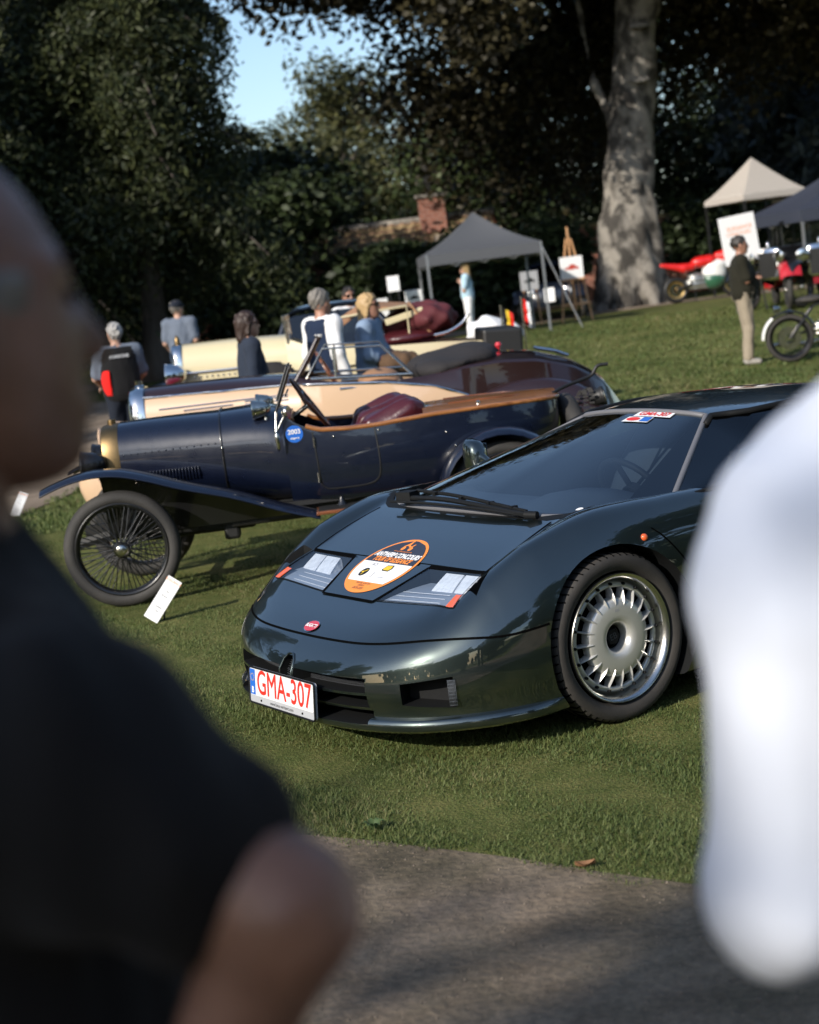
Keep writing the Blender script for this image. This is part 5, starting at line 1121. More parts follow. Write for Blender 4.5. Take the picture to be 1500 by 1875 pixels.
# black vintage car and red vintage car at the right edge
def upright_car(T, wings_m, body_m, rad_m='chrome', hood=True):
    for x, s in ((0,1),(0,-1),(-2.5,1),(-2.5,-1)): wire_wheel(T, (x,s*.62,.38), .38, .11, 24, s)
    mb = MB(); mb.grid([ring_se(x,0,.86,a,b,24,5) for x,a,b in ((-.02,.26,.30),(.05,.265,.305),(.08,.24,.28))], close_v=True, cap=True); r_ = mb.build('radiator', rad_m, T, 50)
    mb = MB(); mb.box((.085,0,.84),(.01,.40,.46)); mb.build('radiator_core', 'black_metal', r_, None)
    mb = MB(); mb.rev([(0,.12),(.012,.10),(.03,.06),(.03,.0)], (.03,0,1.16), (0,0,1), 12); mb.build('radiator_mascot', 'chrome', r_, 50)
    lofted('bonnet', dense([(-.02,.255,.55,1.155,3.6),(-.9,.38,.5,1.17,3.8)], 6), body_m, T, 28); lofted('body', dense([(-.9,.55,.42,1.15,5),(-1.6,.62,.40,1.12,5),(-2.7,.60,.42,1.12,5),(-3.0,.5,.5,1.05,4)], 12), body_m, T, 28)
    mb = MB(); mb.box((-1.05,0,1.35),(.03,1.05,.42)); mb.build('windscreen', 'clear_glass', T, None)
    mb = MB(); mb.tube([(-1.05,-.54,1.12),(-1.05,-.54,1.6),(-1.05,.54,1.6),(-1.05,.54,1.12)], .022, 6); mb.build('windscreen_frame', 'black_enamel', T, 60)
    if hood:
        mb = MB(); mb.grid([[(x, y*.58, 1.62+.1*(1-y*y)+.04*sin((x+1)*1.6)) for y in np.linspace(-1,1,9)] for x in np.linspace(-1.0,-2.7,8)]); mb.build('hood', 'black_canvas', T, 60)
        for x in (-1.8,-2.65):
            for s in (1,-1): mb = MB(); mb.tube([(x,s*.57,1.1),(x,s*.57,1.64)], .02, 6); mb.build('hood_stay', 'black_enamel', T, 60)
    for s in (1,-1):
        lamp('headlamp', T, (.16,s*.34,.98), .105, .16, 'chrome', (1,0,0), 'chrome'); wing('mudguard', [(.42,.62),(.30,.78),(.08,.86),(-.2,.82),(-.6,.60),(-1.1,.42)], s*.40, s*.78, wings_m, T, .012, .04, .04)
        wing('rear_guard', [(-2.5+.45*cos(a), .42+.45*sin(a)) for a in np.linspace(R_(-5),R_(185),12)], s*.5, s*.78, wings_m, T)
        mb = MB(); mb.box((-1.6,s*.64,.40),(1.1,.26,.03)); mb.build('running_board', 'black_metal', T, None)
BK = thing('touring_car', 'black vintage car with big headlamps under the navy gazebo', 'car', (7.25,30.7,tz(7,30.7)), R_(218)); upright_car(BK, 'black_enamel', 'black_enamel')
RD = thing('touring_car', 'red-winged vintage car with twin headlamps at the right edge', 'car', (8.05,30.2,tz(8,30)), R_(262)); upright_car(RD, 'bright_red', 'black_enamel')
mb = MB(); mb.box((.44,0,.50),(.01,.42,.11)); mb.build('number_plate', 'red_paint', RD, None)
# ---- motorcycles
def moto_wheel(parent, loc, R0, tw, rim_m, sp=6, tyre='black_metal'):
    we = bpy.data.objects.new('wheel', None); COL.objects.link(we); we.parent = parent; we.location = loc
    t = MB(); t.rev([(R0-tw*.5+tw*.5*sin(a), tw*.6*cos(a)) for a in np.linspace(-.3*pi,1.3*pi,12)], (0,0,0), (0,1,0), 36); t.build('tyre', tyre, we, 60)
    r = MB(); r.rev([(R0-tw*.9,.05),(R0-tw*.75,.055),(R0-tw*1.25,.03),(R0-tw*1.25,-.03),(R0-tw*.75,-.055)], (0,0,0), (0,1,0), 36); r.build('rim', rim_m, we, 60)
    s = MB()
    for k in range(sp): a = k*2*pi/sp; s.tube([(.03*cos(a),0,.03*sin(a)), ((R0-tw)*cos(a),0,(R0-tw)*sin(a))], .014 if sp < 12 else .003, 5)
    s.build('spokes', rim_m, we, 60); d = MB(); d.rev([(.07,.045),(.15,.045)], (0,0,0), (0,1,0), 24); d.rev([(.07,-.045),(.15,-.045)], (0,0,0), (0,1,0), 24); d.build('brake_disc', 'nickel', we, 60); return we
SBk = thing('sport_motorcycle', 'red white and green sport motorcycle with gold wheels beside the beech trunk', 'motorcycle', (7.02,39.6,tz(7,39.6)+.01), R_(4))
moto_wheel(SBk, (0,0,.31), .31, .12, 'gold_rim'); moto_wheel(SBk, (1.42,0,.31), .31, .11, 'gold_rim')
def sdfpart(name, f, lo, hi, res, m, T): V, F = sdf_mesh(f, lo, hi, res); return link(name, fast_mesh(name, V, F), m, T, 180)
sdfpart('tail_seat', lambda P: smin(caps(P,(-.28,0,.93),(.25,0,.80),.05,.11), caps(P,(.25,0,.80),(.45,0,.82),.11,.1), .05), (-.45,-.2,.6), (.65,.2,1.1), .025, 'moto_red', SBk)
sdfpart('fuel_tank', lambda P: smin(ell(P,(.72,0,.90),(.30,.17,.15)), ell(P,(.90,0,.92),(.16,.18,.13)), .05), (.3,-.3,.65), (1.2,.3,1.15), .025, 'moto_red', SBk)
sdfpart('nose_fairing', lambda P: smin(ell(P,(1.28,0,.98),(.20,.17,.16)), caps(P,(1.1,0,1.0),(1.42,0,.9),.1,.06), .06), (.9,-.3,.7), (1.7,.3,1.25), .025, 'moto_red', SBk)
sdfpart('side_fairing', lambda P: np.maximum(smin(ell(P,(.98,0,.62),(.30,.21,.28)), ell(P,(1.05,0,.80),(.28,.2,.14)), .06), -(P[...,0]-.62)), (.5,-.3,.2), (1.5,.3,1.1), .025, 'gloss_white', SBk)
sdfpart('belly_fairing', lambda P: ell(P,(.95,0,.45),(.30,.225,.24)), (.5,-.3,.1), (1.4,.3,.8), .025, 'moto_green', SBk)
sdfpart('engine', lambda P: smin(ell(P,(.55,0,.48),(.26,.16,.2)), caps(P,(.35,0,.4),(.75,0,.38),.12,.12), .05)+.015*np.sin(P[...,2]*60), (.1,-.3,.15), (1.,.3,.8), .025, 'silver_tank', SBk)
mb = MB(); mb.tube([(0,.1,.31),(.4,.12,.42)], .035, 8); mb.tube([(0,-.1,.31),(.4,-.12,.42)], .035, 8); mb.tube([(.3,0,.7),(.6,0,.55),(1.1,0,.85)], .035, 8); mb.build('frame', 'black_metal', SBk, 60)
mb = MB(); [mb.tube([(1.42,s*.09,.31),(1.24,s*.09,.95)], .025, 8) for s in (1,-1)]; mb.tube([(1.2,-.33,.99),(1.25,0,.98),(1.2,.33,.99)], .016, 8); mb.build('fork', 'brass', SBk, 60)
mb = MB(); mb.tube([(.5,.14,.3),(.2,.16,.34),(-.15,.17,.5)], .045, 10); mb.build('exhaust', 'nickel', SBk, 60); mb = MB(); mb.tube([(.45,-.1,.25),(.4,-.28,.0)], .012, 6); mb.build('side_stand', 'black_metal', SBk, 60)
VM = thing('vintage_motorcycle', 'black vintage motorcycle with a white-tipped rear mudguard at the right edge of the lawn', 'motorcycle', (5.33,21.9,tz(5.3,21.9)+.01), R_(-6))
moto_wheel(VM, (0,0,.32), .32, .075, 'black_enamel', 30, 'rubber'); moto_wheel(VM, (1.32,0,.32), .32, .075, 'black_enamel', 30, 'rubber')
def guard(name, a0, a1, m, cx): 
    mb = MB(); mb.grid([[(cx+(.37-.03*(1-cos(b)))*cos(a), .075*sin(b), .32+(.37-.03*(1-cos(b)))*sin(a)) for b in np.linspace(-1.5,1.5,7)] for a in np.linspace(a0,a1,18)]); return mb.build(name, m, VM, 60)
guard('rear_mudguard', R_(20), R_(125), 'black_enamel', 0); guard('mudguard_tip', R_(126), R_(178), 'gloss_white', 0); guard('front_mudguard', R_(0), R_(150), 'black_enamel', 1.32)
sdfpart('fuel_tank', lambda P: smin(caps(P,(.62,0,.80),(1.0,0,.84),.09,.10), ell(P,(.8,0,.8),(.3,.1,.1)), .04), (.3,-.2,.6), (1.3,.2,1.05), .025, 'black_enamel', VM); sdfpart('saddle', lambda P: ell(P,(.32,0,.80),(.20,.14,.055)), (.05,-.2,.65), (.6,.2,.95), .02, 'rubber', VM)
sdfpart('engine', lambda P: smin(caps(P,(.7,0,.36),(.7,0,.66),.12,.07), ell(P,(.45,0,.40),(.16,.1,.13)), .04)+.012*np.sin(P[...,2]*90), (.2,-.25,.15), (1.,.25,.8), .02, 'nickel', VM)
mb = MB()
for p in ([(0,.08,.32),(.4,.05,.42),(.7,.03,.25),(1.1,0,.45),(1.15,0,.85)],[(0,-.08,.32),(.35,-.05,.72),(1.15,0,.88)],[(0,.08,.32),(.35,.05,.72)],[(1.32,.07,.32),(1.15,.06,.95)],[(1.32,-.07,.32),(1.15,-.06,.95)]): mb.tube(p, .018, 7)
mb.build('frame', 'black_enamel', VM, 60); mb = MB(); mb.tube(catmull([(.95,-.35,.98),(1.15,-.15,1.02),(1.15,.15,1.02),(.95,.35,.98)],14), .013, 7); mb.build('handlebar', 'nickel', VM, 60)
lamp('tail_lamp', VM, (-.16,.0,.72), .05, .08, 'nickel', (-1,0,0), 'chrome'); lamp('headlamp', VM, (1.32,0,.92), .08, .12, 'nickel', (1,0,0), 'chrome')
for y in (.10,.2): 
    mb = MB(); mb.rev([(0,.07),(.05,.05),(.055,0),(.03,-.03),(0,-.04)], (.06,y,.64), (-1,.2,0), 14); mb.build('tool_box', 'nickel', VM, 60)
mb = MB(); mb.tube([(.7,.12,.3),(.3,.15,.22),(-.2,.16,.24)], .03, 8); mb.build('exhaust', 'nickel', VM, 60); mb = MB(); mb.tube([(.5,.12,.3),(.42,.3,.0)], .012, 6); mb.build('side_stand', 'black_enamel', VM, 60)

# ---------------------------------------------------------------- gazebos and marquee
mat('grey_canvas', (.075,.08,.09), .8, bump=.15, bscale=4); mat('navy_canvas', (.030,.036,.055), .7, bump=.15, bscale=4); mat('white_canvas', (.42,.385,.35), .75, bump=.1, bscale=4); mat('alu_pole', (.35,.36,.37), .4, .7)
def gazebo(label, pos, rz, half, eave, peak, m, valance=.22, leg_m='alu_pole', walls=False):
    T = thing('gazebo', label, 'tent', pos, rz); mb = MB(); n = 9
    for q in range(4):
        a = q*pi/2; M = lambda x, y: (x*cos(a)-y*sin(a), x*sin(a)+y*cos(a)); G = []
        for t in np.linspace(0,1,8):
            row = []
            for u in np.linspace(-1,1,n):
                x, y = half*(1-t), half*(1-t)*u; z = eave+(peak-eave)*(t-.10*sin(pi*t))-.05*(1-u*u)*(1-t)*t*4; row.append((*M(x,y), z))
            G.append(row)
        mb.grid(G); mb.grid([[(*M(half+.004*s, half*u), eave-valance*s) for u in np.linspace(-1,1,n)] for s in (0,1)])
    mb.build('canopy', m, T, 30)
    for sx in (1,-1):
        for sy in (1,-1):
            mb = MB(); mb.box((sx*half*.985, sy*half*.985, eave/2),(.045,.045,eave)); mb.box((sx*half*.985, sy*half*.985, .01),(.12,.12,.02)); mb.build('leg', leg_m, T, None)
    for s in (1,-1):
        for ax in (0,1):
            mb = MB()
            for k in range(4):
                u0, u1 = -1+k*.5, -.5+k*.5
                for za, zb in ((eave-.05,eave-.27),(eave-.27,eave-.05)):
                    p = [(s*half*.98, half*u0, za),(s*half*.98, half*u1, zb)]; p = p if ax == 0 else [(y,x,z) for x,y,z in p]; mb.tube(p, .012, 4)
            mb.build('scissor_truss', leg_m, T, None)
    return T
g1 = gazebo('grey pop-up gazebo in front of the brick chimney', (2.07,34.2,.48), R_(3), 1.17, 1.80, 2.58, 'grey_canvas')
mb = MB(); mb.tube([(1.15,-1.15,1.75),(1.75,-1.5,.0)], .012, 5); mb.build('guy_rope', 'alu_pole', g1, None)
gazebo('navy pop-up gazebo over the vintage cars at the right edge', (9.15,32.2,.48), R_(8), 1.55, 1.72, 2.52, 'navy_canvas', leg_m='alu_pole')
MQ = thing('marquee', 'white pointed marquee roof behind the navy gazebo', 'tent', (9.45,41,.5), R_(20))
mb = MB(); hf = .90
for q in range(4):
    a = q*pi/2; G = [[(hf*(1-t)*cos(a)-hf*(1-t)*u*sin(a), hf*(1-t)*sin(a)+hf*(1-t)*u*cos(a), 2.36+.93*t**1.15) for u in np.linspace(-1,1,7)] for t in np.linspace(0,.995,9)]
    mb.grid(G); mb.grid([[(hf*cos(a)-hf*u*sin(a), hf*sin(a)+hf*u*cos(a), 2.36-.10*s-.03*s*abs(sin(u*22))) for u in np.linspace(-1,1,31)] for s in (0,1)])
mb.build('canopy', 'white_canvas', MQ, 30)
for sx in (1,-1):
    for sy in (1,-1): mb = MB(); mb.box((sx*hf*.97,sy*hf*.97,1.15),(.05,.05,2.3)); mb.build('leg', 'black_metal', MQ, None)
# ---------------------------------------------------------------- easels, pictures, boards
mat('easel_wood', (.58,.33,.16), .6, col2=(.48,.25,.11), scale=4, stretch=(8,8,1)); mat('picture_red', (.45,.06,.04), .6)
def easel(label, pos, rz, h=1.9, m='easel_wood', group=None):
    T = thing('easel', label, 'easel', pos, rz, group)
    for s in (1,-1): mb = MB(); mb.tube([(s*.33,-.25,0),(s*.22,-.08,.9),(s*.05,.08,h*.9)], .022, 4); mb.build('leg', m, T, None)
    mb = MB(); mb.tube([(0,.65,0),(0,.06,h*.85)], .02, 4); mb.build('leg', m, T, None); mb = MB(); mb.tube([(0,-.20,.25),(0,.10,h+.05)], .024, 4); mb.build('mast', m, T, None)
    for s in (1,-1): mb = MB(); mb.tube([(s*.11,-.20,.25),(s*.11,-.05,1.0)], .016, 4); mb.build('strut', m, T, None)
    mb = MB(); mb.box((0,-.22,.38),(.66,.04,.05)); mb.box((0,-.12,.92),(.5,.10,.04)); mb.build('ledge', m, T, None); return T
easel('wooden easel holding a picture of a red car by the far path', (4.22,36.4,.50), R_(-4), 2.02)
def picture(label, pos, rz, w, h, tilt, m='white_print', print_m='picture_red', frame=None, name='picture', stand=None):
    T = thing(name, label, 'picture', pos, rz); M = Matrix.Rotation(tilt,3,'X'); mb = MB(); mb.box((0,0,h/2),(w,.025,h),rx=-tilt); mb.build('board', m, T, None, bevel=.003)
    if print_m:  # small printed car
        P = [(-.30,.42),(-.28,.50),(-.14,.54),(-.04,.64),(.12,.65),(.2,.55),(.30,.52),(.32,.42),(.22,.40),(.16,.45),(.10,.40),(-.12,.40),(-.17,.45),(-.22,.40)]
        mb = MB(); c, s = cos(tilt), sin(tilt); V = []
        for x, z in P: zz = (z-.5)*h; V.append((x*w, -.0145*c+zz*s, h/2+zz*c+.0145*s*0)); 
        mb.add(V, [tuple(range(len(V)))]); mb.build('print', print_m, T, None, fix=False)
    if stand:
        mb = MB(); [mb.tube([(sx*w*.35,.03,.0),(sx*w*.42,.0,-stand)], .018, 4) for sx in (1,-1)]; mb.tube([(0,.05,h*.4),(0,.45,-stand)], .018, 4); mb.build('stand', 'easel_wood' if stand < .9 else 'black_metal', T, None)
    return T
picture('white picture of a red car resting on the wooden easel', (4.20,36.22,1.44), R_(-4), .50, .48, R_(-8))
picture('white picture of a red car on a low stand left of the girl', (-.08,31.6,1.18), 0, .36, .38, R_(-12), stand=.75)
picture('white picture of a dark car on a low stand beside the girl', (.62,32.6,1.34), 0, .34, .30, R_(-12), print_m='black_print', stand=.88)
picture('blank white sheet on a post under the gazebo', (.25,32.2,1.66), 0, .24, .30, 0, print_m=None, stand=1.2)
picture('dark framed picture on a stand in the gazebo shade', (3.30,36.8,1.30), 0, .40, .42, R_(-8), m='grey_print', print_m='black_print', stand=.8)
T = picture('tall white poster board leaning behind the man in khaki trousers', (6.80,30.9,1.36), R_(8), .70, .90, 0, print_m=None, name='poster_board', stand=.95); T.rotation_euler[1] = R_(-5)
put_text('poster_lettering', 'ELEGANCE', .10, 'orange_print', T, Matrix.Translation((.03,-.016,.66)) @ Matrix.Rotation(pi/2,4,'X'), 0, 0, 0); put_text('poster_lettering', 'CONCOURS', .085, 'orange_print', T, Matrix.Translation((.0,-.016,.56)) @ Matrix.Rotation(pi/2,4,'X'), 0, 0, 0)
put_text('poster_lettering', 'www.antwerpconcours.be', .035, 'grey_print', T, Matrix.Translation((0,-.016,.14)) @ Matrix.Rotation(pi/2,4,'X'), 0, 0, 0)
# placards pushed into the grass by the cars
def placard(label, pos, rz, tilt):
    T = thing('placard', label, 'sign', pos, rz); M = Matrix.Translation((.02,0,.125)) @ Matrix.Rotation(tilt,4,'Y') @ Matrix.Rotation(pi/2-R_(20),4,'X')
    mb = MB(); mb.prism(rect(-.045,-.135,.045,.135), -.004, .004, M); mb.build('panel', 'white_plate', T, None); mb = MB(); mb.tube([(0,.02,.0),(.02,.03,.13)], .006, 6); mb.build('stake', 'black_metal', T, None)
    for y, s_, t in ((.115,.020,'ELEGANCE'),(.05,.013,'1922'),(.02,.013,'Brescia'),(-.05,.012,'4 cylinder'),(-.075,.012,'1.5 litre')): put_text('placard_print', t, s_, 'orange_print' if y > .1 else 'black_print', T, M, 0, y, .0052)
placard('white info placard in the grass by the navy car front wheel', (-1.48,9.24,0), R_(-14), R_(36)); placard('white info placard in the grass at the far left edge', (-3.72,15.6,0), R_(0), R_(28))
# flags and bundle behind the tourer
def flag(label, pos, h, cols):
    T = thing('flag', label, 'flag', pos, 0); mb = MB(); mb.tube([(0,0,0),(0,0,h)], .012, 6); mb.build('pole', 'nickel', T, None)
    for k, m in enumerate(cols):
        mb = MB(); mb.grid([[(.015+.04*k+.04*u, .02*sin(z*14+k), h-.02-.30*z-.10*(k+u)*.3) for u in (0,.5,1)] for z in np.linspace(0,1,8)]); mb.build('stripe', m, T, 60)
flag('small black yellow and red flag standing behind the tourer', (1.33,18.9,.05), 1.32, ('black_print','yellow_print','red_print')); flag('small red and white flag furled behind the tourer', (1.60,19.2,.05), 1.38, ('red_print','white_print'))
V, F = sdf_mesh(lambda P: smin(ell(P,(0,0,1.02),(.30,.22,.20)), ell(P,(.2,0,.92),(.2,.2,.16)), .06)+.02*np.sin(P[...,0]*24+P[...,2]*20), (-.45,-.35,.65), (.55,.35,1.35), .03); o = link('cloth_bundle', fast_mesh('cb', V, F), 'bright_white', None, 180); o.location = (1.22,19.6,.03); tag(o, 'white cloth bundle in front of the girl behind the tourer', 'bundle')
mb = MB(); mb.box((0,0,.42),(.7,.5,.84)); o = mb.build('display_table', 'black_metal', None, None, bevel=.01); o.location = (1.22,19.6,.03); tag(o, 'dark box stand under the white cloth bundle', 'stand')

# ---------------------------------------------------------------- walls and outbuildings
def brick_mat(name, c1, c2, mortar, sc):
    m = bpy.data.materials.new(name); m.use_nodes = True; nt = m.node_tree; b = nt.nodes['Principled BSDF']; b.inputs['Roughness'].default_value = .9
    tc = nt.nodes.new('ShaderNodeTexCoord'); mp = nt.nodes.new('ShaderNodeMapping'); mp.inputs['Rotation'].default_value = (pi/2,0,0); br = nt.nodes.new('ShaderNodeTexBrick'); br.inputs['Scale'].default_value = sc
    br.inputs['Color1'].default_value = (*c1,1); br.inputs['Color2'].default_value = (*c2,1); br.inputs['Mortar'].default_value = (*mortar,1); br.inputs['Mortar Size'].default_value = .012
    nt.links.new(tc.outputs['Object'], mp.inputs[0]); nt.links.new(mp.outputs[0], br.inputs['Vector']); nt.links.new(br.outputs[0], b.inputs['Base Color']); MATS[name] = m
brick_mat('red_brick', (.30,.12,.08), (.22,.085,.06), (.30,.26,.22), 2.2); mat('roof_tile', (.22,.12,.075), .85, col2=(.34,.26,.13), scale=1.4, bump=.3, bscale=20, sharp=(.4,.6)); mat('old_stone', (.34,.31,.27), .9, col2=(.18,.17,.15), scale=6); mat('render_cream', (.42,.34,.27), .9)  # roof tiles vary between brown and yellowish patches
OB = thing('outbuilding', 'low brick outbuilding with a patchy tiled roof and brick chimney', 'building', (0,46.5,.5), 0)
mb = MB(); mb.box((-1.2,1.2,1.12),(9.0,2.2,2.24)); mb.build('wall', 'red_brick', OB, None)
mb = MB(); mb.add([(-5.9,-.30,2.15),(3.5,-.30,2.15),(3.5,1.2,3.02),(-5.9,1.2,3.02),(-5.9,2.7,2.15),(3.5,2.7,2.15)], [(0,1,2,3),(3,2,5,4),(0,3,4),(1,5,2),(0,4,5,1)]); rf_ = mb.build('roof', 'dark_wood', OB, None)
tl = MB(); tl.grid([[(x, y, .02+.028*cos(x/.30*2*pi)*1.0+.02*(1-(y+.21)/.42)) for x in np.linspace(-.15,.15,7)] for y in (-.21,.21)]); tme = tl.mesh('tile'); tme.materials.append(MATS['roof_tile'])
sa_ = math.atan2(.87,1.5)
for r in range(5):
    for c_ in range(31):
        o = bpy.data.objects.new('tile', tme); COL.objects.link(o); o.parent = rf_; t = (r+.5)/5; o.location = (-5.75+.30*c_+random.uniform(-.01,.01), -.30+1.5*t, 2.17+.87*t); o.rotation_euler = (sa_+random.uniform(-.02,.02), 0, random.uniform(-.03,.03))
mb = MB(); mb.tube([(-5.9,1.2,3.06),(3.5,1.2,3.06)], .10, 8); mb.build('ridge', 'old_stone', rf_, 60)
mb = MB(); mb.box((1.72,.9,2.85),(.74,.74,1.6)); ch = mb.build('chimney', 'red_brick', OB, None); mb = MB(); mb.box((1.72,.9,3.68),(.90,.90,.10)); mb.build('chimney_cap', 'old_stone', ch, None, bevel=.02)
mb = MB(); mb.box((2.6,-.1,2.2),(1.9,.3,.7)); mb.build('gable_front', 'render_cream', OB, None)
mb = MB(); mb.rev([(.0,.0),(.12,.0),(.10,.06),(.05,.14),(.06,.20),(.14,.32),(.16,.44),(.10,.56),(.05,.62),(.09,.68),(.10,.76),(.06,.85),(0,.88)], (0,0,0), (0,0,1), 18); o = mb.build('stone_urn', 'old_stone', None, 60); o.location = (1.72,47.4,4.235); tag(o, 'weathered stone finial urn standing on the brick chimney', 'urn')
GW = thing('garden_wall', 'long brick garden wall with tiled coping behind the beech', 'wall', (0,49.5,.5), 0)
mb = MB(); mb.box((9.5,0,1.15),(16,.35,2.3)); mb.build('wall', 'red_brick', GW, None); mb = MB(); mb.box((9.5,0,2.34),(16,.55,.10)); mb.build('coping', 'roof_tile', GW, None)

# ---------------------------------------------------------------- trees
def leaf_mat(name, c, c2, trans=.25, rough=.55):
    m = bpy.data.materials.new(name); m.use_nodes = True; nt = m.node_tree; b = nt.nodes['Principled BSDF']; b.inputs['Roughness'].default_value = rough; b.inputs['Specular IOR Level'].default_value = .3
    g = nt.nodes.new('ShaderNodeNewGeometry'); n = nt.nodes.new('ShaderNodeTexNoise'); n.inputs['Scale'].default_value = .7; n.inputs['Detail'].default_value = 5
    wn = nt.nodes.new('ShaderNodeTexWhiteNoise'); nt.links.new(g.outputs['Position'], n.inputs['Vector'])
    ad = nt.nodes.new('ShaderNodeMath'); ad.operation = 'ADD'; rn = nt.nodes.new('ShaderNodeMath'); rn.operation = 'MULTIPLY_ADD'; rn.inputs[1].default_value = .5; rn.inputs[2].default_value = -.25
    nt.links.new(g.outputs['Random Per Island'], rn.inputs[0]); nt.links.new(n.outputs['Fac'], ad.inputs[0]); nt.links.new(rn.outputs[0], ad.inputs[1])
    r = nt.nodes.new('ShaderNodeValToRGB'); r.color_ramp.elements[0].position = .3; r.color_ramp.elements[1].position = .75; r.color_ramp.elements[0].color = (*c,1); r.color_ramp.elements[1].color = (*c2,1)
    nt.links.new(ad.outputs[0], r.inputs[0]); nt.links.new(r.outputs[0], b.inputs['Base Color'])
    t = nt.nodes.new('ShaderNodeBsdfTranslucent'); nt.links.new(r.outputs[0], t.inputs[0]); mx = nt.nodes.new('ShaderNodeMixShader'); mx.inputs[0].default_value = trans
    nt.links.new(b.outputs[0], mx.inputs[1]); nt.links.new(t.outputs[0], mx.inputs[2]); nt.links.new(mx.outputs[0], nt.nodes['Material Output'].inputs[0]); MATS[name] = m
leaf_mat('beech_leaf', (.018,.016,.008), (.052,.044,.019), .15); leaf_mat('conifer_leaf', (.014,.020,.008), (.056,.066,.023), .15); leaf_mat('oak_leaf', (.034,.052,.018), (.085,.11,.038), .2); leaf_mat('shade_leaf', (.016,.026,.010), (.042,.060,.022), .15); leaf_mat('blue_leaf', (.035,.048,.048), (.075,.095,.095), .1); leaf_mat('olive_leaf', (.042,.048,.018), (.095,.095,.036), .2)
mat('beech_bark', (.045,.040,.034), .9, col2=(.235,.215,.185), scale=2.6, bump=1., bscale=9, stretch=(1,1,.8), sharp=(.42,.58), detail=10); mat('dark_bark', (.055,.042,.033), .95, col2=(.11,.09,.075), scale=4, bump=.6, bscale=8, stretch=(1,1,.3))  # dark beech mottling also paints leaf-shadow dapple into the bark colour
def leaves(C, size, rng, flat=.35, droop=0., asp=1.7):
    """one small rhombic leaf face per centre"""
    n = len(C); d = rng.normal(size=(n,3)); d[:,2] = d[:,2]*flat-droop; d /= np.linalg.norm(d, axis=1)[:,None]; e = rng.normal(size=(n,3)); e -= d*(e*d).sum(1)[:,None]; e /= np.linalg.norm(e, axis=1)[:,None]
    s = (size*rng.uniform(.6,1.4,n))[:,None]; a = d*s*asp/2; b = e*s/2; V = np.stack([C-a, C+b-a*.1, C+a, C-b-a*.1], 1).reshape(-1,3); return V, np.arange(4*n).reshape(-1,4)
def crown_mesh(name, blobs, n, size, rng, m, T, per=26, spread=.42, droop=.15, hang=0., shell=.55, flat=.4):
    """blobs: (x,y,z,rx,ry,rz). twig clumps are spread through the outer shell of each blob"""
    B = V3(blobs); vol = B[:,3]*B[:,4]*B[:,5]; w_ = vol**(2/3); w_ /= w_.sum(); nc = max(1, n//per); k = rng.choice(len(B), nc, p=w_); d = rng.normal(size=(nc,3)); d /= np.linalg.norm(d, axis=1)[:,None]
    r = shell+(1-shell)*rng.random(nc)**.6; r *= 1+.12*rng.normal(size=nc); C = B[k,:3]+d*B[k,3:]*r[:,None]
    off = rng.normal(size=(nc,per,3))*spread; off[...,2] *= .45
    if hang: u = rng.random((nc,per)); off[...,2] -= hang*u*rng.uniform(.3,1.2,(nc,1)); off[...,:2] *= (1-.6*u)[...,None]
    L = (C[:,None]+off).reshape(-1,3); L = L[L[:,2] > .25]; V, F = leaves(L, size, rng, flat, droop); o = link('crown', fast_mesh('crown', V, F), m, T); return o, C
def limbs(T, trunk, ends, r0, r1, rng, m, name='limb', n=1):
    for e in ends:
        a = V3(trunk[rng.integers(len(trunk)//3, len(trunk))]); b = V3(e); mid = (a+b)/2+rng.normal(size=3)*.06*np.linalg.norm(b-a)+np.array([0,0,.08*np.linalg.norm(b-a)])
        mb = MB(); P = catmull([a, mid, b], 9); mb.tube(P, np.linspace(r0, r1, 9)*rng.uniform(.6,1.1), 6); mb.build(name, m, T, 60, fix=False)
def tree(name, label, pos, trunk_pts, trunk_r, blobs, n, size, leaf, bark, seed, group=None, nl=8, **kw):
    rng = np.random.default_rng(seed); T = thing(name, label, 'tree', pos, 0, group); P = catmull(trunk_pts, 24); mb = MB(); R = np.interp(np.linspace(0,1,24), np.linspace(0,1,len(trunk_r)), trunk_r); mb.tube(P, R, 14); mb.build('trunk', bark, T, 180)
    o, C = crown_mesh(name, blobs, n, size, rng, leaf, T, **kw)
    limbs(T, P, C[rng.choice(len(C), min(nl, len(C)), replace=False)], trunk_r[-1]*.9, .02, rng, bark); return T
# great copper beech
BE = thing('beech_tree', 'huge old copper beech with a thick pale trunk and hanging dark foliage', 'tree', (6.35,42.3,.55), 0); rng = np.random.default_rng(3)
def bt_sdf(P):
    d = caps(P,(0,0,-.3),(.28,0,3.3),.68,.60); d = smin(d, caps(P,(.28,0,3.3),(.95,.1,7.4),.60,.50), .2); d = smin(d, caps(P,(.95,.1,7.4),(1.3,.2,12),.49,.32), .2); d = smin(d, caps(P,(.30,.1,3.9),(-.30,.35,5.6),.13,.09), .15); d = smin(d, caps(P,(-.30,.35,5.6),(-.5,.9,8.5),.09,.05), .15)
    d = smin(d, caps(P,(1.1,.1,8),(3.2,.3,11.5),.22,.12), .2); d = smin(d, caps(P,(.55,-.25,.0),(.62,-.2,2.9),.30,.12), .2)
    for k in range(9):
        a = k*2*pi/9+.3; q = .85+.22*sin(k*2.7); d = smin(d, caps(P,(.38*cos(a),.38*sin(a),2.0),(q*1.1*cos(a),q*1.1*sin(a),-.3),.24,.16), .30)
    a = np.arctan2(P[...,1], P[...,0]-.2); return d+.035*np.sin(a*7+P[...,2]*.8)*np.clip(1.8-P[...,2]*.25,.2,1)+.03*np.sin(P[...,2]*3.1+a*3)+.03*np.sin(P[...,2]*8+a*5)*np.sin(a*9+P[...,2]*2.3)
V, F = sdf_mesh(bt_sdf, (-2,-1.6,-.2), (3.8,1.6,12.3), .09); link('trunk', fast_mesh('tr', V, F), 'beech_bark', BE, 180)
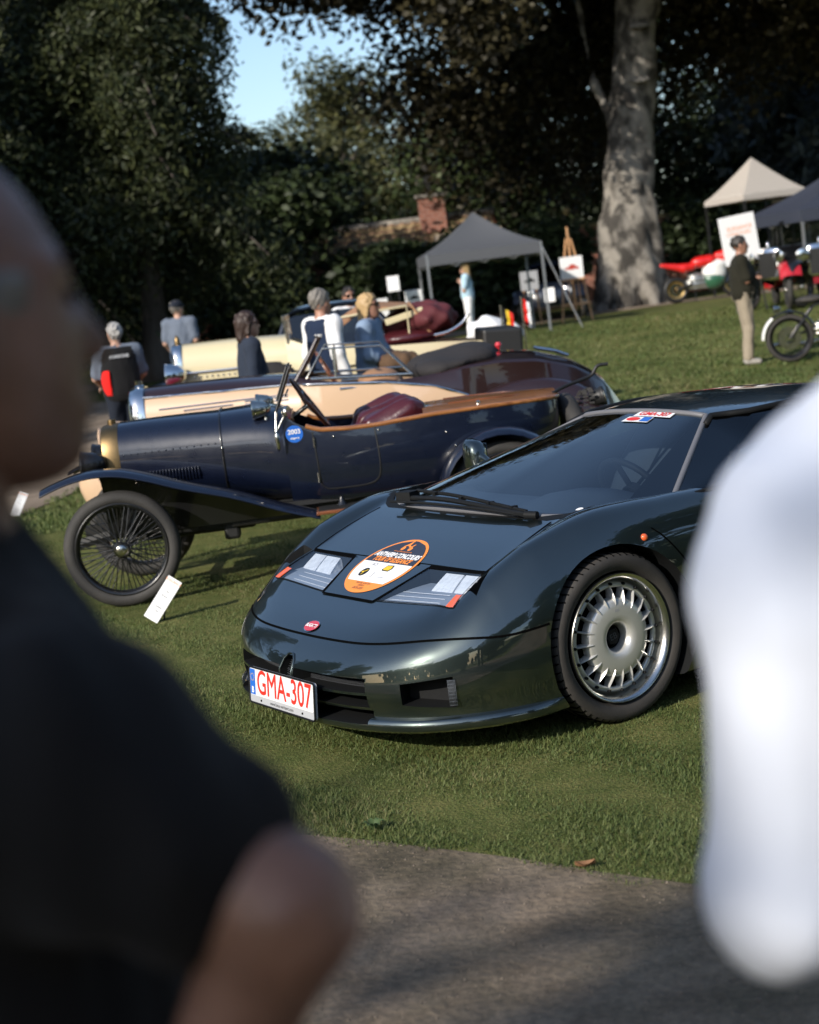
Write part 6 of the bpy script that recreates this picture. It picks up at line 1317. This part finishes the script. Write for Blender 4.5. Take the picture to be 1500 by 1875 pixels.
for z, a in ((6.1,-1.9),(7.4,-1.8)):
    mb = MB(); mb.rev([(.0,.05),(.22,.03),(.26,-.03),(.12,-.08)], (.45+.12*(z-4),-.48,z-.55), (0,-.3,1), 14); mb.build('bracket_fungus', 'old_stone', BE, 60)
bl = []
for a in np.linspace(0,2*pi,15)[:-1]:
    R0 = rng.uniform(6.5,9.5); x, y = R0*cos(a)+.8, R0*sin(a)*.85; z = rng.uniform(8.2,9.8)
    if x < -5: z = max(z, 11.2)
    if y < -2: x, y, z = x*.75, y*.55, max(z, 10.8)
    if (x+y) < -4: z = max(z, 11.0)          # the side towards the sun hangs higher
    bl.append((x, y, z, 3.4, 3.4, 1.4 if z >= 10.8 else 2.6)); bl.append((R0*.7*cos(a+.2)+1.4, R0*.65*sin(a+.2), rng.uniform(10.2,11.6), 3.2, 3.2, 2.0))
bl += [(1.5,0,11.5,4.5,4.5,2.2),(-8.2,-3.5,10.6,3.4,2.6,1.2),(-9.8,-1.5,9.7,2.4,2.0,.8),(-7.4,-1.0,9.2,1.6,1.4,.7),(-11.5,-2.5,10.2,1.8,1.6,.7),(-3.6,1.5,7.2,2.3,2.0,2.4),(-2.6,4.2,5.8,3.0,2.0,2.4),(4.5,3.2,8.4,4,2.6,3.0),(8.5,-1,9.0,3.6,3,3.0),(5.2,-3.5,9.6,3.4,2.6,2.6),(-.6,5.0,6.0,3.4,1.6,2.4),(10.5,2,9.2,3.5,3,3.0),(-3.4,-4.6,7.6,1.6,1.2,.8),(-4.6,-5.2,9.2,1.6,1.2,.9)]
o, C = crown_mesh('beech', bl, 210000, .125, rng, 'beech_leaf', BE, per=40, spread=.50, hang=1.3, droop=.5, shell=.35); limbs(BE, V3([(1.0,.1,7.4),(1.1,.1,8.5),(1.2,.15,10),(1.3,.2,11.5)]), C[rng.choice(len(C), 26)], .16, .03, rng, 'beech_bark')
# drooping conifers on the left
def conifer(label, pos, H, Rb, seed, n=60000, z0=1.2, leaf='conifer_leaf', tr=.32, group='drooping conifers on the left', size=.05, hang=1.6, name='conifer_tree'):
    rng = np.random.default_rng(seed); T = thing(name, label, 'tree', pos, 0, group); mb = MB(); P = [(0,0,-.1),(.15,.05,H*.2),(-.05,.1,H*.5),(0,0,H)]; mb.tube(catmull(P,20), np.linspace(tr,.03,20), 12); mb.build('trunk', 'dark_bark', T, 180)
    nb = 150; L = []; bmb = MB()
    for i in range(nb):
        h = z0+(H-z0)*(i/nb)**.85; a = rng.uniform(0,2*pi); ln = Rb*(1-.66*((h-z0)/(H-z0))**1.3)*rng.uniform(.65,1.12); t = np.linspace(.05,1,9); up_ = .10*ln; p = np.stack([ln*t*cos(a), ln*t*sin(a), h+up_*np.sin(t*pi)-.35*ln*t**2], 1)
        if i % 3 == 0: bmb.tube(p, np.linspace(.05,.012,9), 5)
        m_ = int(n/nb); u = rng.random(m_)**.7; idx = np.minimum((u*8).astype(int),7); q = p[idx]+(p[idx+1]-p[idx])*(u*8-idx)[:,None]; sd = rng.normal(size=m_)*.30*(.3+u); q[:,0] += -sin(a)*sd; q[:,1] += cos(a)*sd; q[:,2] -= np.abs(rng.normal(size=m_))**1.3*hang*.35*(.25+np.abs(np.sin(u*17+i))); q += rng.normal(size=(m_,3))*.07; L.append(q)
    bmb.build('branches', 'dark_bark', T, 60, fix=False); L = np.vstack(L); L = L[L[:,2] > .6]; V, F = leaves(L, size, rng, .3, .8, 3.0); link('crown', fast_mesh('crown', V, F), leaf, T); return T
conifer('dark drooping conifer with a pale leaning trunk behind the man in the flat cap', (-4.75,33.5,.45), 11.0, 3.4, 11, 170000, z0=2.6)
conifer('broad dark conifer filling the upper left corner', (-9.0,31,.4), 10.8, 4.3, 12, 150000, z0=1.8)
conifer('tall conifer behind the other two with a ragged right edge', (-8.6,41.5,.5), 12.0, 4.0, 13, 100000, z0=2.2)
conifer('conifer beyond the left edge whose branches reach into the picture', (-13.5,35,.5), 11.5, 4.8, 14, 60000, z0=1.5)
conifer('blue-grey conifer at the upper right edge', (15.2,54,.5), 17, 4.6, 15, 50000, z0=2.0, leaf='blue_leaf', group=None, size=.14)
conifer('conifer outside the left edge that shades the far left of the lawn', (-13.5,21.5,.1), 10.5, 4.2, 16, 40000, z0=1.5)
# deciduous trees farther back
def dec(label, pos, H, R0, seed, leaf, n=30000, low=.3, group='trees beyond the outbuilding', name='broadleaf_tree', size=.145, **kw):
    rng = np.random.default_rng(seed); bl = []
    for k in range(11): a = rng.uniform(0,2*pi); q = R0*rng.uniform(.2,.75); bl.append((q*cos(a), q*sin(a), H*rng.uniform(low,.88), R0*rng.uniform(.32,.5), R0*rng.uniform(.32,.5), R0*rng.uniform(.3,.45)))
    return tree(name, label, pos, [(0,0,-.1),(.1,0,H*.3),(0,.1,H*.7)], (.38,.3,.1), bl, n, size, leaf, 'dark_bark', seed, group, nl=10, shell=.4, **kw)
dec('green broadleaf tree left of the gap of sky', (-4.9,62,.5), 7.0, 4.2, 21, 'shade_leaf', low=.2); dec('round olive tree in the middle of the gap of sky', (-1.2,66,.5), 7.6, 4.6, 22, 'olive_leaf', low=.2); dec('mid green tree right of the gap of sky', (2.6,63,.5), 8.2, 4.4, 23, 'oak_leaf', low=.2)
dec('thin-crowned tree standing taller than its neighbours in the gap', (-.9,74,.5), 12.5, 3.4, 24, 'olive_leaf', n=8000, low=.45); dec('sparse tall tree at the left of the gap of sky', (-3.9,76,.5), 11.8, 2.6, 25, 'olive_leaf', n=7000, low=.45); dec('dark tree filling the space behind the beech trunk', (8.5,60,.5), 13, 6.5, 26, 'shade_leaf', n=36000, low=.15); dec('dark tree behind the marquee', (15.8,64,.5), 15, 7, 27, 'shade_leaf', n=36000, low=.15); dec('dark tree at the far right behind the blue conifer', (24,60,.5), 16, 7, 28, 'shade_leaf', n=30000, low=.2)
dec('dark tree between the conifers and the outbuilding', (-4.6,50,.5), 5.0, 3.4, 29, 'shade_leaf', n=34000, low=.12, group=None); dec('dark tree behind the left conifers', (-12,48,.5), 12, 7, 30, 'shade_leaf', n=36000, low=.1, group=None); dec('dark tree far left behind the conifers', (-21,44,.5), 12, 7, 34, 'shade_leaf', n=30000, low=.1, group=None)
dec('small tree with a forked trunk in front of the tiled roof', (-2.2,44.2,.5), 4.4, 1.7, 31, 'shade_leaf', n=5000, low=.6, group=None, size=.13)
# shrubs in front of the wall
def shrub(label, pos, w_, h, seed, leaf='shade_leaf', n=14000, size=.15):
    rng = np.random.default_rng(seed); T = thing('shrub', label, 'shrub', pos, 0, 'dark shrubs along the garden wall'); bl = [(rng.uniform(-w_,w_)*.7, rng.uniform(-.4,.4), h*rng.uniform(.3,.7), w_*.5, .7, h*.36) for _ in range(6)]
    crown_mesh('shrub', bl, n, size, rng, leaf, T, per=24, spread=.2, shell=.5); mb = MB(); [mb.tube([(0,0,-.05),(rng.normal()*.3,rng.normal()*.2,h*.35),(rng.normal()*.6,rng.normal()*.3,h*.7)], [.05,.035,.015], 6) for _ in range(4)]; mb.build('stems', 'dark_bark', T, 60, fix=False)
for k, (x, y, w_, h, lb) in enumerate(((-6.3,42,1.8,3.2,'dark shrub at the foot of the conifers, left of the outbuilding'),(-3.4,43.5,1.8,2.6,'dark shrub below the left end of the tiled roof'),(-.4,44.2,1.7,2.2,'dark shrub under the middle of the tiled roof'),(1.4,43.5,1.7,2.2,'dark shrub behind the girl'),(3.4,43.6,1.7,2.5,'dark shrub behind the gazebo leg'),(9.4,47.5,2.0,2.6,'dark shrub right of the beech trunk'),(12.4,48,2.0,2.6,'dark shrub below the marquee roof'))): shrub(lb, (x,y,.5), w_, h, 40+k)
# unseen tree behind the photographer, leaf clumps shaped to shade path and two people
sd_ = to_sun.copy(); along = Vector((sd_.x, sd_.y, 0)).normalized(); perp = Vector((-along.y, along.x, 0)); tl_ = math.tan(SUN_EL)
def behind(D, p, zp): return along*D+perp*p+Vector((0,0,zp+D*tl_))

ST = thing('shade_tree', 'unseen tree behind the photographer with leaf clumps shaped to shade the path and nearest people', 'tree', (0,0,0), 0); rng = np.random.default_rng(70)
q0 = behind(14, 1.6, 0); mb = MB(); mb.tube([(q0.x,q0.y,-.1),(q0.x+.1,q0.y,3),(q0.x,q0.y,6.5)], [.3,.24,.1], 12); mb.build('trunk', 'dark_bark', ST, 180)
bl = [tuple(behind(14, p, z))+(r, r, r*.6) for p, z, r in ((-1.62,1.72,.72),(-1.72,2.1,.7),(-1.06,1.62,.34),(-1.22,2.2,.45))]
crown_mesh('shade', bl, 14000, .15, rng, 'oak_leaf', ST, per=24, spread=.08, shell=.1)
bl = [tuple(behind(14, p, z))+(r, r, r*.6) for p, z, r in ((-.9,.3,1.3),(-2.4,.75,1.4),(-3.8,.75,1.4),(-5.2,.7,1.4),(-6.6,.7,1.5),(-2.2,.1,1.4),(-3.8,.1,1.4))]
crown_mesh('shade', bl, 5200, .11, rng, 'oak_leaf', ST, per=12, spread=.25, shell=.05)
bl = [tuple(behind(14, p, z))+(r, r, r*.6) for p, z, r in ((-.3,.7,.6),(-.15,1.5,.6),(-.2,2.1,.5),(.5,1.2,.7))]
crown_mesh('shade', bl, 130, .15, rng, 'oak_leaf', ST, per=5, spread=.12, shell=.1)
# trees round the rest of the lawn, behind and beside the photographer, mirrored in the cars
for k, (x, y, H, R0, lb) in enumerate(((7,-15,12,5,'tree on the lawn straight behind the photographer'),(15,-9,13,5.5,'tree behind the photographer, to the right'),(19,2,13,5.5,'tree to the right of the photographer'),(22,14,13,5.5,'tree on the right beyond the frame'),(21,27,12,5,'tree on the right side of the lawn, beyond the frame'),(-23,8,11,5,'tree to the left of the photographer'),(-21,17,11,5,'tree on the left beyond the frame'))): dec(lb, (x,y,0), H, R0, 80+k, 'shade_leaf', n=13000, low=.15, group=None, size=.30)
for k, (a, D, lb) in enumerate(((105,24,'added hedge tree right of the lawn behind the photographer'),(135,24,'added hedge tree at the right corner behind the photographer'),(165,23,'added hedge tree straight behind the photographer'),(192,24,'added hedge tree behind the photographer, a little left'),(217,26,'added low hedge tree towards the sun'),(243,25,'added hedge tree at the left corner behind the photographer'),(270,24,'added hedge tree left of the photographer'))): dec(lb, (D*sin(R_(a)), D*cos(R_(a))+6, 0), 4.6, 6.5, 120+k, 'shade_leaf', n=5000, low=.2, group=None, size=.5)  # unseen hedge row added to keep the bright horizon out of the paint's reflections
# ---------------------------------------------------------------- grass blades and path crumbs
def grass(n, x0, x1, y0, y1, h, wd, seed, name, label):
    rng = np.random.default_rng(seed)
    Y = y0*(y1/y0)**rng.random(n)                    # denser near the lens
    half = .32*Y+.6; X = rng.uniform(-1,1,n)*half+.02*Y; X = np.clip(X, x0, x1)
    edge = path_edge_y(X); wob = .05*np.sin(X*9+1)+.03*np.sin(X*23); k = (Y > edge+wob+rng.exponential(.012,n)-.03)
    lx = np.interp(Y, [13,15.5,19,29], [-4.35,-3.75,-3.5,-4.2]); k &= ~((Y > 12.8) & (X < lx))
    bare = np.sin(X*2.3+1.7)*np.sin(Y*1.9+.6)+.5*np.sin(X*5.1-Y*3.3); k &= (rng.random(n) > np.clip(bare-.6,0,.55))
    X, Y = X[k], Y[k]; n = len(X); Z = terrain(X, Y)-.004
    tuft = .75+.35*np.sin(X*3.7+.5)*np.sin(Y*4.3+1.1)+.25*np.sin(X*11+Y*7); H = h*np.clip(tuft,.35,1.5)*rng.uniform(.45,1.35,n); a = rng.uniform(0,2*pi,n); l = rng.uniform(.2,1.5,n)*H; b = a+pi/2+rng.normal(size=n)*.5; w_ = 1.3*wd*rng.uniform(.6,1.4,n)*(1+Y/14)
    dx, dy = np.cos(a)*w_/2, np.sin(a)*w_/2; lx, ly = np.cos(b)*l, np.sin(b)*l
    V = np.stack([np.stack([X-dx,Y-dy,Z],1), np.stack([X+dx,Y+dy,Z],1), np.stack([X+lx,Y+ly,Z+H],1)], 1).reshape(-1,3)
    F = np.arange(3*n).reshape(-1,3); return tag(link(name, fast_mesh(name, V, F), 'grass_blade'), label, 'grass', kind='stuff')
leaf_mat('grass_blade', (.074,.112,.030), (.172,.200,.068), .35, .6)
r_ = [n for n in MATS['grass_blade'].node_tree.nodes if n.type == 'VALTORGB'][0].color_ramp; e_ = r_.elements.new(.86); e_.color = (.26,.22,.11,1); r_.elements[1].position = .70
grass(620000, -9, 9, 3.6, 17, .021, .0031, 51, 'grass', 'short green lawn grass around the cars')
grass(130000, -9, 12, 14, 34, .05, .008, 52, 'far_grass', 'lawn grass on the rise towards the far path')
# crumbs of gravel and dry leaves on the path
rng = np.random.default_rng(60); n = 14000; X = rng.uniform(-1.4,2.2,n); Y = rng.uniform(2.6,5.4,n); k = Y < path_edge_y(X)+.02; X, Y = X[k], Y[k]; n = len(X); s = (.0013+.0035*rng.random(n)**5)[:,None]
oct_ = V3([(1,0,0),(0,1,0),(-1,0,0),(0,-1,0),(0,0,.8),(0,0,-.8)]); FT = np.array([(0,1,4),(1,2,4),(2,3,4),(3,0,4),(1,0,5),(2,1,5),(3,2,5),(0,3,5)])
V = (np.stack([X,Y,np.full(n,.0065)],1)[:,None]+oct_[None]*s[:,None]*rng.uniform(.6,1.4,(n,6,1))).reshape(-1,3); F = (np.arange(n)[:,None,None]*6+FT[None]).reshape(-1,3)
mat('pebble', (.14,.11,.085), .9, col2=(.25,.20,.15), scale=60); tag(link('pebbles', fast_mesh('pebbles', V, F), 'pebble'), 'loose small stones on the gravel path', 'gravel', kind='stuff')
mat('dry_leaf', (.22,.11,.05), .8)
for i, (x, y) in enumerate(((.37,4.49),)):
    mb = MB(); a = i*1.3; mb.grid([[(x+(.030*u*cos(a)-.016*v*(1-u*u)*sin(a)), y+(.030*u*sin(a)+.016*v*(1-u*u)*cos(a)), .012+.012*v*v+.008*u*u) for v in (-1,0,1)] for u in np.linspace(-1,1,6)]); o = mb.build('dry_leaf', 'dry_leaf', None, 60)
    tag(o, 'curled brown leaf lying on the path edge', 'leaf')
leaf_mat('weed_leaf', (.05,.09,.03), (.10,.15,.06), .25)
for i, (x, y, lb) in enumerate(((-.24,5.06,'small broad-leaved weed at the path edge beside the bare arm'),)):
    T = thing('weed', lb, 'weed', (x,y,.0), i*1.1)
    for q in range(6):
        a = q*1.05; mb = MB(); mb.grid([[(cos(a)*(.006+.03*u)-sin(a)*v*.010*sin(pi*(u*.9+.05)), sin(a)*(.006+.03*u)+cos(a)*v*.010*sin(pi*(u*.9+.05)), .008+.028*sin(u*2.2)+.004*v*v) for v in (-1,0,1)] for u in np.linspace(0,1,6)]); mb.build('leaf', 'weed_leaf', T, 60)
